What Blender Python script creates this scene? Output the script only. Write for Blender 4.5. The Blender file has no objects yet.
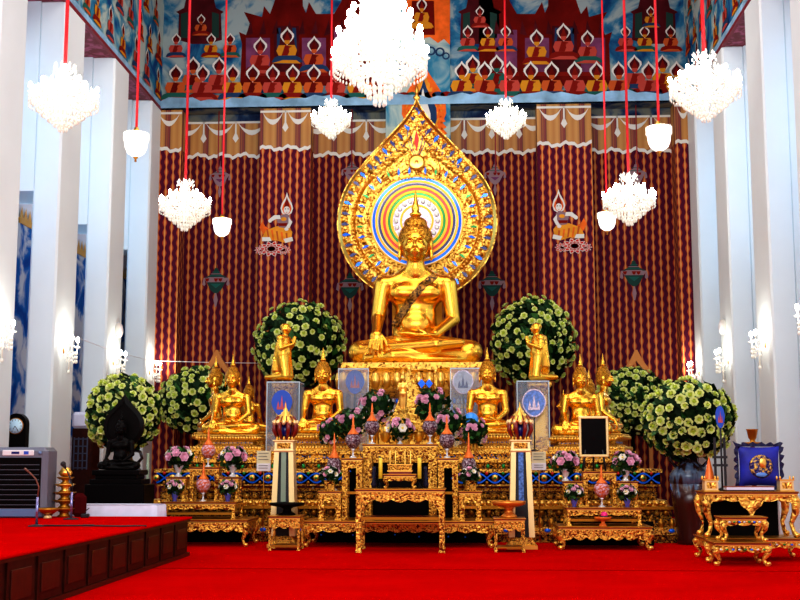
import bpy, math, random
import numpy as np
from mathutils import Vector, Matrix, Euler
from mathutils.bvhtree import BVHTree
random.seed(7)
PI = math.pi
S = bpy.context.scene
COL = S.collection
# ------------------------------------------------------------------ camera
F = 1200.0
H = 1.21
TH = math.atan(160.0 / F)
PSI = math.atan(64.0 * math.cos(TH) / F)
cam_d = bpy.data.cameras.new('camera')
cam = bpy.data.objects.new('camera', cam_d)
COL.objects.link(cam)
cam_d.sensor_width = 36.0
cam_d.lens = 36.0 * F / 800.0
cam_d.clip_end = 200
cam.location = (0, 0, H)
cam.rotation_euler = (PI / 2 + TH, 0, PSI)
S.camera = cam
FW = Vector((-math.sin(PSI) * math.cos(TH), math.cos(PSI) * math.cos(TH), math.sin(TH)))
RT = Vector((math.cos(PSI), math.sin(PSI), 0))
UP = RT.cross(FW)

def P(px, py, Y):
    d = FW * F + RT * (px - 400) + UP * (300 - py)
    t = Y / d.y
    return Vector((0, 0, H)) + d * t

def X_(px, Y, py=460): return P(px, py, Y).x
def Z_(py, Y, px=400): return P(px, py, Y).z
CX = -0.9      # centre line of the hall

# ------------------------------------------------------------------ materials
MATS = {}
def newmat(name):
    m = bpy.data.materials.new(name); m.use_nodes = True
    nt = m.node_tree; b = nt.nodes['Principled BSDF']
    MATS[name] = m
    return m, nt, b

def plain(name, col, rough=.5, metal=0., emit=None, es=0., noise=.0, nscale=8., trans=0., bump=0., alpha=1., spec=.5):
    m, nt, b = newmat(name)
    b.inputs['Base Color'].default_value = (*col, 1)
    b.inputs['Roughness'].default_value = rough
    b.inputs['Metallic'].default_value = metal
    b.inputs['Specular IOR Level'].default_value = spec
    if trans: b.inputs['Transmission Weight'].default_value = trans
    if alpha < 1: b.inputs['Alpha'].default_value = alpha
    if emit:
        b.inputs['Emission Color'].default_value = (*emit, 1)
        b.inputs['Emission Strength'].default_value = es
    if noise or bump:
        tc = nt.nodes.new('ShaderNodeTexCoord')
        n = nt.nodes.new('ShaderNodeTexNoise'); n.inputs['Scale'].default_value = nscale; n.inputs['Detail'].default_value = 4
        nt.links.new(tc.outputs['Object'], n.inputs['Vector'])
        if noise:
            r = nt.nodes.new('ShaderNodeValToRGB')
            r.color_ramp.elements[0].color = (*[c * (1 - noise) for c in col], 1); r.color_ramp.elements[0].position = .3
            r.color_ramp.elements[1].color = (*[min(1, c * (1 + noise)) for c in col], 1); r.color_ramp.elements[1].position = .7
            nt.links.new(n.outputs['Fac'], r.inputs['Fac']); nt.links.new(r.outputs['Color'], b.inputs['Base Color'])
        if bump:
            bp = nt.nodes.new('ShaderNodeBump'); bp.inputs['Strength'].default_value = bump; bp.inputs['Distance'].default_value = .02
            nt.links.new(n.outputs['Fac'], bp.inputs['Height']); nt.links.new(bp.outputs['Normal'], b.inputs['Normal'])
    return m

def carved(name, hi, lo, scale=20., metal=.75, rough=.35, inlay=None, strength=.8, lowp=.12, hip=.42, thr=.46):
    """carved and gilded scrollwork: swirling relief with dark lacquer in the hollows"""
    m, nt, b = newmat(name)
    N = nt.nodes.new; L = nt.links.new
    tc = N('ShaderNodeTexCoord')
    nz = N('ShaderNodeTexNoise'); nz.inputs['Scale'].default_value = scale * .55; nz.inputs['Detail'].default_value = 1.5; nz.inputs['Distortion'].default_value = 2.2
    L(tc.outputs['Object'], nz.inputs['Vector'])
    v = N('ShaderNodeTexVoronoi'); v.feature = 'SMOOTH_F1'; v.inputs['Scale'].default_value = scale; v.inputs['Smoothness'].default_value = .4
    L(tc.outputs['Object'], v.inputs['Vector'])
    ma = N('ShaderNodeMath'); ma.operation = 'MULTIPLY_ADD'; ma.inputs[1].default_value = -.35
    L(v.outputs['Distance'], ma.inputs[0]); L(nz.outputs['Fac'], ma.inputs[2])
    r = N('ShaderNodeValToRGB'); e = r.color_ramp.elements
    e[0].position = thr - .20; e[1].position = thr - .03
    e[0].color = (*lo, 1); e[1].color = (*hi, 1)
    L(ma.outputs[0], r.inputs['Fac'])
    out = r.outputs['Color']
    if inlay:
        w = N('ShaderNodeTexVoronoi'); w.inputs['Scale'].default_value = scale * .8
        L(tc.outputs['Object'], w.inputs['Vector'])
        r2 = N('ShaderNodeValToRGB'); r2.color_ramp.interpolation = 'CONSTANT'
        r2.color_ramp.elements[0].color = (1, 1, 1, 1); r2.color_ramp.elements[1].color = (0, 0, 0, 1); r2.color_ramp.elements[1].position = .24
        L(w.outputs['Distance'], r2.inputs['Fac'])
        mx = N('ShaderNodeMixRGB'); mx.inputs['Color2'].default_value = (*inlay, 1)
        L(r2.outputs['Color'], mx.inputs['Fac']); L(out, mx.inputs['Color1']); out = mx.outputs['Color']
    L(out, b.inputs['Base Color'])
    b.inputs['Metallic'].default_value = metal; b.inputs['Roughness'].default_value = rough
    bp = N('ShaderNodeBump'); bp.inputs['Strength'].default_value = strength; bp.inputs['Distance'].default_value = .03
    L(ma.outputs[0], bp.inputs['Height']); L(bp.outputs['Normal'], b.inputs['Normal'])
    return m

GOLD = plain('polished_gold', (1.0, .52, .06), .27, 1.0, noise=.05, nscale=3)
GOLD2 = plain('bright_gold', (1.0, .60, .12), .32, 1.0)
PALEG = plain('pale_gold', (.95, .72, .32), .4, .6)
GDK = plain('old_gold', (.48, .20, .02), .4, .9)
CARV = carved('carved_gilt', (.95, .53, .08), (.15, .015, .0), 30, thr=.385)
CARV2 = carved('carved_gilt_fine', (.95, .52, .08), (.10, .012, .0), 44, thr=.37)
CARVD = carved('carved_gilt_dark', (.50, .21, .022), (.012, .003, .001), 30, inlay=(.008, .01, .02), thr=.44)
CARVB = carved('carved_gilt_blue', (.85, .42, .05), (.01, .01, .03), 26, inlay=(.01, .13, .55), thr=.38)
CARVH = carved('carved_halo', (1.0, .66, .12), (.28, .08, .0), 13, thr=.40, strength=1.0)
CARVS = carved('carved_throne', (1.0, .60, .10), (.20, .04, .0), 18, thr=.34)
HAIR = carved('hair_curls', (1.0, .50, .06), (.35, .13, .01), 24, metal=1, rough=.35)
REDL = plain('red_lacquer', (.22, .012, .006), .3)
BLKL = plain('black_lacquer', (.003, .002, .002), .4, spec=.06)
BLKS = plain('black_bronze', (.003, .002, .0015), .4, spec=.08)
WOODD = plain('dark_wood', (.030, .005, .002), .45, spec=.15, noise=.35, nscale=12)
WOODP = plain('dark_wood_panel', (.050, .008, .003), .4, spec=.2, noise=.3, nscale=10)
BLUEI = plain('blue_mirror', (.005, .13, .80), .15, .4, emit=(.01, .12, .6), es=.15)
GREENI = plain('green_mirror', (.01, .28, .05), .2, .3)
REDI = plain('red_mirror', (.6, .02, .01), .25, .2)
NAVY = plain('navy_enamel', (.005, .01, .14), .25)
WHITEI = plain('white_inlay', (.75, .74, .66), .3)
SILV = plain('silver_mosaic', (.55, .42, .5), .25, .6, noise=.5, nscale=30)
WALLW = plain('white_plaster', (.80, .86, .98), .6, noise=.02, nscale=1.2)
COLW = plain('white_column', (.77, .85, .85), .5, noise=.03, nscale=.9)
CEIL = plain('ceiling_red', (.30, .03, .02), .7)
SOFF = carved('soffit_red', (.36, .07, .12), (.16, .015, .02), 6, metal=0, rough=.7, strength=.1)
REDC = plain('red_cord', (.75, .01, .02), .6)
DKRED = plain('dark_red_cord', (.28, .01, .02), .7)
GREENL = plain('leaf_dark', (.008, .032, .007), .6, spec=.15, noise=.5, nscale=20)
GREENM = plain('leaf_mid', (.03, .13, .02), .5, noise=.4, nscale=20)
ROSEO = plain('rose_outer', (.78, .84, .30), .55)
ROSEI = plain('rose_inner', (.42, .52, .03), .55)
PINK = plain('petal_pink', (.80, .42, .55), .55)
WHTP = plain('petal_white', (.86, .84, .72), .55)
YELC = plain('flower_centre', (.8, .6, .08), .6)
CANDLE = plain('yellow_wax', (.95, .72, .05), .45)
CRYS = plain('crystal_lit', (.95, .93, .85), .12, 0, emit=(1, .95, .82), es=.5, spec=1)  # glow put into the crystal so it looks lit by the bulbs
CRYSD = plain('crystal_drop', (.82, .80, .70), .08, .25, emit=(1, .95, .8), es=.2, spec=1)  # faint glow of its own stands in for bulb light in the drops
BULB = plain('lit_bulb', (1, 1, 1), .5, emit=(1, .97, .9), es=40)
SHADE = plain('lit_glass', (1, .95, .9), .3, emit=(1, .95, .86), es=1.1)
PHUMC = carved('crystal_lattice', (.42, .33, .36), (.10, .03, .05), 38, metal=.4, rough=.15)
PHUMO = carved('orange_lattice', (.75, .45, .50), (.62, .10, .01), 24, metal=.1, rough=.4)
ORNG = plain('orange_lacquer', (.80, .16, .01), .35, .2)
GLASSG = plain('glass_stem', (.75, .75, .72), .1, .3)
ACRY = None
def glassy(name, col, alpha, rough=.05):
    m = plain(name, col, rough, 0, alpha=alpha)
    return m
ACRY = glassy('clear_acrylic', (.50, .60, .72), .17)
ACRYE = glassy('acrylic_edge', (.65, .8, .88), .8)
FANB = plain('fan_blue', (.01, .08, .55), .45)
FANR = plain('fan_emblem_red', (.55, .08, .10), .5)
FANS = plain('fan_silver', (.42, .42, .50), .4, .3, noise=.25, nscale=25)
FANP = plain('fan_pale_blue', (.10, .20, .55), .4, .1, noise=.5, nscale=25)
PAPER = plain('cream_paper', (.78, .70, .42), .7)
PAPERW = plain('white_paper', (.82, .80, .80), .7)
INK = plain('ink_grey', (.18, .16, .14), .7)
CLOTHW = plain('white_cloth', (.72, .74, .88), .8, noise=.08, nscale=6)
PLAST = plain('grey_plastic', (.15, .16, .20), .35)
PLASTB = plain('blue_grey_plastic', (.12, .20, .36), .35)
BLKM = plain('black_matte', (.008, .008, .010), .6)
CHROME = plain('chrome_tube', (.30, .30, .55), .25, .8)
MICP = plain('brown_tube', (.20, .08, .05), .4, .5)
CLKF = plain('clock_face', (.55, .78, .90), .3)
BLUEV = plain('blue_velvet', (.008, .015, .30), .6, noise=.5, nscale=5)
BLUEV2 = plain('blue_velvet_dark', (.004, .006, .06), .6)
EMBL = carved('gold_embroidery', (.80, .48, .08), (.01, .01, .12), 26, metal=.5)
SKYB = plain('pale_blue_silk', (.12, .30, .75), .5)
def vasemat():
    m, nt, bs = newmat('vase_drip_glaze'); N = nt.nodes.new; L = nt.links.new
    tc = N('ShaderNodeTexCoord'); sp = N('ShaderNodeSeparateXYZ'); L(tc.outputs['Object'], sp.inputs[0])
    mp = N('ShaderNodeMapping'); mp.inputs['Scale'].default_value = (7, 7, 1.2); L(tc.outputs['Object'], mp.inputs['Vector'])
    n = N('ShaderNodeTexNoise'); n.inputs['Scale'].default_value = 1.6; n.inputs['Detail'].default_value = 4; L(mp.outputs[0], n.inputs['Vector'])
    a = N('ShaderNodeMath'); a.operation = 'MULTIPLY_ADD'; a.inputs[1].default_value = .9; L(n.outputs['Fac'], a.inputs[0]); L(sp.outputs['Z'], a.inputs[2])
    r = N('ShaderNodeValToRGB'); e = r.color_ramp.elements
    d = N('ShaderNodeMath'); d.operation = 'DIVIDE'; d.inputs[1].default_value = 2.0; L(a.outputs[0], d.inputs[0])
    e[0].position = .0; e[0].color = (.020, .007, .006, 1); e[1].position = 1; e[1].color = (.02, .008, .006, 1)
    for p, c in ((.52, (.05, .010, .006)), (.62, (.045, .010, .006)), (.67, (.10, .15, .22)), (.76, (.05, .08, .13)), (.80, (.02, .007, .006))):
        q = e.new(p); q.color = (*c, 1)
    L(d.outputs[0], r.inputs['Fac']); L(r.outputs['Color'], bs.inputs['Base Color']); bs.inputs['Roughness'].default_value = .22
    return m
VASEB = vasemat()
VASEG = plain('vase_glaze_blue', (.06, .10, .17), .2, .1, noise=.5, nscale=7)
MAG = plain('magenta_petal', (.80, .01, .20), .5)
SASH = carved('brocade_sash', (.45, .20, .02), (.03, .012, .002), 22, metal=.5, strength=.3)
GLOBE = plain('blue_glass_globe', (.05, .30, .80), .1, .1, emit=(.02, .2, .6), es=.2)

def gray_fig(name, col): return plain(name, col, .9, spec=.05)
M_HALO = gray_fig('mural_white', (.70, .70, .64))
M_SK = [gray_fig('mural_skin_orange', (.50, .10, .025)), gray_fig('mural_skin_rose', (.46, .07, .05)), gray_fig('mural_skin_gold', (.58, .25, .02))]
M_CR = gray_fig('mural_red', (.20, .012, .008))
M_BLD = plain('mural_building', (.13, .006, .004), .75, noise=.3, nscale=2.5, spec=.05)
M_BLD2 = plain('mural_building_dark', (.075, .008, .012), .75, noise=.3, nscale=3, spec=.05)
M_PUR = plain('mural_purple', (.17, .05, .12), .75, noise=.3, nscale=4, spec=.05)
M_BL = gray_fig('mural_navy', (.02, .05, .12))
M_GRN = gray_fig('mural_green', (.02, .11, .09))
M_LBL = plain('mural_cloud_blue', (.25, .44, .60), .75, noise=.35, nscale=2.5, spec=.05)
M_LAM = plain('mural_lamp', (.26, .17, .19), .75, spec=.05)
M_ORG = plain('mural_orange', (.75, .14, .02), .75, noise=.2, nscale=6, spec=.05)
M_ORG2 = plain('mural_orange_light', (.72, .30, .03), .75, noise=.2, nscale=6, spec=.05)
M_DKG = gray_fig('mural_dark_green', (.02, .055, .045))

def cloudy(name, a, b, c, scale=1.6):
    m, nt, bs = newmat(name)
    N = nt.nodes.new; L = nt.links.new
    tc = N('ShaderNodeTexCoord'); n = N('ShaderNodeTexNoise')
    n.inputs['Scale'].default_value = scale; n.inputs['Detail'].default_value = 6; n.inputs['Distortion'].default_value = 1.2
    L(tc.outputs['Object'], n.inputs['Vector'])
    r = N('ShaderNodeValToRGB'); e = r.color_ramp.elements
    e[0].position = .36; e[0].color = (*a, 1); e[1].position = .57; e[1].color = (*c, 1)
    k = e.new(.46); k.color = (*b, 1)
    L(n.outputs['Fac'], r.inputs['Fac']); L(r.outputs['Color'], bs.inputs['Base Color'])
    bs.inputs['Roughness'].default_value = .9; bs.inputs['Specular IOR Level'].default_value = .05
    return m
M_SKY = cloudy('mural_sky', (.01, .05, .16), (.03, .17, .30), (.32, .42, .42), 1.3)
M_SKYL = cloudy('mural_sky_side', (.01, .06, .20), (.04, .22, .34), (.40, .50, .45), 1.1)
M_SKYP = cloudy('panel_sky', (.01, .07, .35), (.02, .16, .55), (.62, .70, .80), 1.4)
M_SOF = cloudy('soffit_blue', (.012, .02, .06), (.03, .06, .12), (.16, .17, .14), 1.5)

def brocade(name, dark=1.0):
    m, nt, bs = newmat(name)
    N = nt.nodes.new; L = nt.links.new
    def M(op, a, b=None, c=None):
        n = N('ShaderNodeMath'); n.operation = op
        for i, v in enumerate([a, b, c]):
            if v is None: continue
            if isinstance(v, (int, float)): n.inputs[i].default_value = v
            else: L(v, n.inputs[i])
        return n.outputs[0]
    tc = N('ShaderNodeTexCoord'); sp = N('ShaderNodeSeparateXYZ'); L(tc.outputs['Object'], sp.inputs[0])
    x = M('ADD', sp.outputs['X'], sp.outputs['Y'])
    u = M('ABSOLUTE', M('SUBTRACT', M('FRACT', M('DIVIDE', x, .155)), .5))
    col = M('FLOOR', M('DIVIDE', x, .155))
    v = M('ADD', M('DIVIDE', sp.outputs['Z'], .23), M('MULTIPLY', col, .5))
    c = M('COSINE', M('MULTIPLY', v, 2 * PI))
    w = M('ADD', .27, M('MULTIPLY', c, .13))
    r_ = M('DIVIDE', u, w)
    r = N('ShaderNodeValToRGB'); e = r.color_ramp.elements
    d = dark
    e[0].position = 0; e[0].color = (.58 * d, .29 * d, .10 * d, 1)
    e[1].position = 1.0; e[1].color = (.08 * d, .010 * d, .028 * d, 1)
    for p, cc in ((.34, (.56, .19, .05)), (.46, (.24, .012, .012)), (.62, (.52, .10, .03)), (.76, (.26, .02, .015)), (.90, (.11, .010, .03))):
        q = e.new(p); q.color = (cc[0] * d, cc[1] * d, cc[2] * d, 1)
    L(r_, r.inputs['Fac'])
    L(r.outputs['Color'], bs.inputs['Base Color'])
    bs.inputs['Roughness'].default_value = .9; bs.inputs['Specular IOR Level'].default_value = .05
    return m
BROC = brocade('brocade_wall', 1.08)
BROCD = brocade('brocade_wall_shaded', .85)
def valmat():
    m, nt, bs = newmat('valance_stripe')
    N = nt.nodes.new; L = nt.links.new
    tc = N('ShaderNodeTexCoord'); sp = N('ShaderNodeSeparateXYZ'); L(tc.outputs['Object'], sp.inputs[0])
    a = N('ShaderNodeMath'); a.operation = 'ADD'; L(sp.outputs['X'], a.inputs[0]); L(sp.outputs['Y'], a.inputs[1])
    dv = N('ShaderNodeMath'); dv.operation = 'DIVIDE'; dv.inputs[1].default_value = .42; L(a.outputs[0], dv.inputs[0])
    fr = N('ShaderNodeMath'); fr.operation = 'FRACT'; L(dv.outputs[0], fr.inputs[0])
    r = N('ShaderNodeValToRGB'); e = r.color_ramp.elements; r.color_ramp.interpolation = 'LINEAR'
    e[0].position = 0; e[0].color = (.30, .05, .03, 1); e[1].position = 1; e[1].color = (.10, .01, .02, 1)
    for p, cc in ((.10, (.10, .01, .02)), (.14, (.38, .17, .04)), (.3, (.50, .25, .06)), (.5, (.42, .18, .04)), (.68, (.52, .27, .07)), (.82, (.38, .16, .04)), (.86, (.12, .012, .02)), (.93, (.34, .10, .03))):
        q = e.new(p); q.color = (*cc, 1)
    L(fr.outputs[0], r.inputs['Fac']); L(r.outputs['Color'], bs.inputs['Base Color']); bs.inputs['Roughness'].default_value = .6
    return m
VAL = valmat()
REDP = plain('mural_petal_red', (.62, .04, .03), .9, spec=.05)
def carpet():
    m, nt, bs = newmat('red_carpet')
    N = nt.nodes.new; L = nt.links.new
    tc = N('ShaderNodeTexCoord')
    n = N('ShaderNodeTexNoise'); n.inputs['Scale'].default_value = 1.1; n.inputs['Detail'].default_value = 5; L(tc.outputs['Object'], n.inputs['Vector'])
    r = N('ShaderNodeValToRGB'); e = r.color_ramp.elements
    e[0].position = .3; e[0].color = (.44, .0, .0005, 1); e[1].position = .75; e[1].color = (.55, .0, .001, 1)
    L(n.outputs['Fac'], r.inputs['Fac']); L(r.outputs['Color'], bs.inputs['Base Color'])
    n2 = N('ShaderNodeTexNoise'); n2.inputs['Scale'].default_value = 160; L(tc.outputs['Object'], n2.inputs['Vector'])
    bp = N('ShaderNodeBump'); bp.inputs['Strength'].default_value = .4; bp.inputs['Distance'].default_value = .01
    L(n2.outputs['Fac'], bp.inputs['Height']); L(bp.outputs['Normal'], bs.inputs['Normal'])
    bs.inputs['Roughness'].default_value = .95; bs.inputs['Specular IOR Level'].default_value = 0
    return m
CARPET = carpet()

# ------------------------------------------------------------------ mesh builder
class MB:
    def __init__(s): s.v = []; s.f = []; s.mi = []; s.sm = []; s.mats = []
    def m(s, mat):
        if mat not in s.mats: s.mats.append(mat)
        return s.mats.index(mat)
    def add(s, vs, fs, mat, smooth=False, M=None):
        o = len(s.v); k = s.m(mat)
        for p in vs: s.v.append(tuple(M @ Vector(p)) if M is not None else tuple(p))
        for f in fs: s.f.append([o + i for i in f]); s.mi.append(k); s.sm.append(smooth)
        return s
    def box(s, x0, x1, y0, y1, z0, z1, mat, M=None, bev=0):
        if bev:
            b = min(bev, (x1 - x0) * .45, (z1 - z0) * .45, (y1 - y0) * .45)
            vs = []; 
            for (x, sx) in ((x0, 1), (x1, -1)):
                for (y, sy) in ((y0, 1), (y1, -1)):
                    for (z, sz) in ((z0, 1), (z1, -1)):
                        vs += [(x, y + sy * b, z + sz * b), (x + sx * b, y, z + sz * b), (x + sx * b, y + sy * b, z)]
            def I(a, b_, c, k): return ((a * 2 + b_) * 2 + c) * 3 + k
            fs = [[I(0,0,0,0),I(0,0,1,0),I(0,1,1,0),I(0,1,0,0)],[I(1,0,0,0),I(1,1,0,0),I(1,1,1,0),I(1,0,1,0)],
                  [I(0,0,0,1),I(1,0,0,1),I(1,0,1,1),I(0,0,1,1)],[I(0,1,0,1),I(0,1,1,1),I(1,1,1,1),I(1,1,0,1)],
                  [I(0,0,0,2),I(0,1,0,2),I(1,1,0,2),I(1,0,0,2)],[I(0,0,1,2),I(1,0,1,2),I(1,1,1,2),I(0,1,1,2)]]
            for a in (0,1):
                for b_ in (0,1):
                    for c in (0,1): fs.append([I(a,b_,c,0),I(a,b_,c,1),I(a,b_,c,2)])
            for a in (0,1):
                for b_ in (0,1):
                    fs.append([I(a,b_,0,0),I(a,b_,1,0),I(a,b_,1,1),I(a,b_,0,1)])
                    fs.append([I(a,0,b_,0),I(a,1,b_,0),I(a,1,b_,2),I(a,0,b_,2)])
                    fs.append([I(0,a,b_,1),I(1,a,b_,1),I(1,a,b_,2),I(0,a,b_,2)])
            return s.add(vs, fs, mat, False, M)
        vs = [(x, y, z) for x in (x0, x1) for y in (y0, y1) for z in (z0, z1)]
        fs = [[0,1,3,2],[4,6,7,5],[0,4,5,1],[2,3,7,6],[0,2,6,4],[1,5,7,3]]
        return s.add(vs, fs, mat, False, M)
    def lathe(s, prof, mat, n=20, M=None, smooth=True, sq=1.0, c=(0, 0, 0), square=False, phase=0):
        """prof = [(r,z)..]; square -> 4 sided with straight faces"""
        vs = []; fs = []
        if square: n = 4; phase = PI / 4; smooth = False
        k = math.sqrt(2) if square else 1
        for (r, z) in prof:
            for i in range(n):
                a = 2 * PI * i / n + phase
                vs.append((c[0] + r * k * math.cos(a), c[1] + r * k * sq * math.sin(a), c[2] + z))
        for j in range(len(prof) - 1):
            for i in range(n):
                fs.append([j * n + i, j * n + (i + 1) % n, (j + 1) * n + (i + 1) % n, (j + 1) * n + i])
        fs.append(list(range(n))[::-1]); fs.append([(len(prof) - 1) * n + i for i in range(n)])
        return s.add(vs, fs, mat, smooth, M)
    def ball(s, c, r, mat, n=10, M=None):
        if isinstance(r, (int, float)): r = (r, r, r)
        m_ = max(4, n // 2); vs = [(c[0], c[1], c[2] - r[2])]
        for j in range(1, m_):
            a = -PI / 2 + PI * j / m_
            for i in range(n):
                b = 2 * PI * i / n
                vs.append((c[0] + r[0] * math.cos(a) * math.cos(b), c[1] + r[1] * math.cos(a) * math.sin(b), c[2] + r[2] * math.sin(a)))
        vs.append((c[0], c[1], c[2] + r[2])); fs = []
        for i in range(n): fs.append([0, 1 + (i + 1) % n, 1 + i])
        for j in range(m_ - 2):
            for i in range(n):
                fs.append([1 + j * n + i, 1 + j * n + (i + 1) % n, 1 + (j + 1) * n + (i + 1) % n, 1 + (j + 1) * n + i])
        L_ = len(vs) - 1; o = 1 + (m_ - 2) * n
        for i in range(n): fs.append([L_, o + i, o + (i + 1) % n])
        return s.add(vs, fs, mat, True, M)
    def tube(s, pts, r, mat, n=8, M=None, smooth=True):
        pts = [Vector(p) for p in pts]; vs = []; fs = []
        rs = r if isinstance(r, (list, tuple)) else [r] * len(pts)
        up = None
        for i, p in enumerate(pts):
            t = (pts[min(i + 1, len(pts) - 1)] - pts[max(i - 1, 0)]).normalized()
            if up is None:
                up = Vector((0, 0, 1)) if abs(t.z) < .9 else Vector((1, 0, 0))
            a = t.cross(up).normalized(); b = a.cross(t).normalized(); up = b
            for k in range(n):
                q = 2 * PI * k / n + PI / n
                vs.append(p + (a * math.cos(q) + b * math.sin(q)) * rs[i])
        for j in range(len(pts) - 1):
            for k in range(n):
                fs.append([j * n + k, j * n + (k + 1) % n, (j + 1) * n + (k + 1) % n, (j + 1) * n + k])
        fs.append(list(range(n))[::-1]); fs.append([(len(pts) - 1) * n + k for k in range(n)])
        return s.add(vs, fs, mat, smooth, M)
    def prism(s, poly, y0, y1, mat, M=None):
        """poly in (x,z), extruded along y"""
        n = len(poly)
        vs = [(p[0], y0, p[1]) for p in poly] + [(p[0], y1, p[1]) for p in poly]
        fs = [list(range(n)), [n + i for i in range(n)][::-1]]
        for i in range(n): fs.append([i, i + n, (i + 1) % n + n, (i + 1) % n])
        return s.add(vs, fs, mat, False, M)
    def flat(s, poly, y, mat, M=None):
        return s.add([(p[0], y, p[1]) for p in poly], [list(range(len(poly)))], mat, False, M)
    def build(s, name, parent=None, loc=None):
        me = bpy.data.meshes.new(name)
        me.from_pydata([tuple(v) for v in s.v], [], s.f)
        for mt in s.mats: me.materials.append(mt)
        me.polygons.foreach_set('material_index', s.mi)
        me.polygons.foreach_set('use_smooth', s.sm)
        me.update()
        o = bpy.data.objects.new(name, me); COL.objects.link(o)
        if parent: o.parent = parent
        if loc is not None: o.location = loc
        return o

def tag(o, label, cat, group=None):
    o['label'] = label; o['category'] = cat
    if group: o['group'] = group
    return o
def thing(name, label, cat, loc=(0, 0, 0), rz=0, group=None):
    o = bpy.data.objects.new(name, None); COL.objects.link(o)
    o.empty_display_size = .1
    o.location = loc; o.rotation_euler = (0, 0, rz)
    return tag(o, label, cat, group)
def struct(o): o['kind'] = 'structure'; return o
KIDS = {}
def dup(root, loc, rz=None, label=None, scale=None):
    r = root.copy(); COL.objects.link(r); r.location = loc
    if rz is not None: r.rotation_euler = (0, 0, rz)
    if scale is not None: r.scale = scale if isinstance(scale, (tuple, Vector)) else (scale,) * 3
    if label: r['label'] = label
    for o in [c for c in ALLC(root)]:
        c = o.copy(); COL.objects.link(c); c.parent = r
        for g in ALLC(o):
            d = g.copy(); COL.objects.link(d); d.parent = c
    return r
def ALLC(o): return [c for c in bpy.data.objects if c.parent == o]

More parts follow.
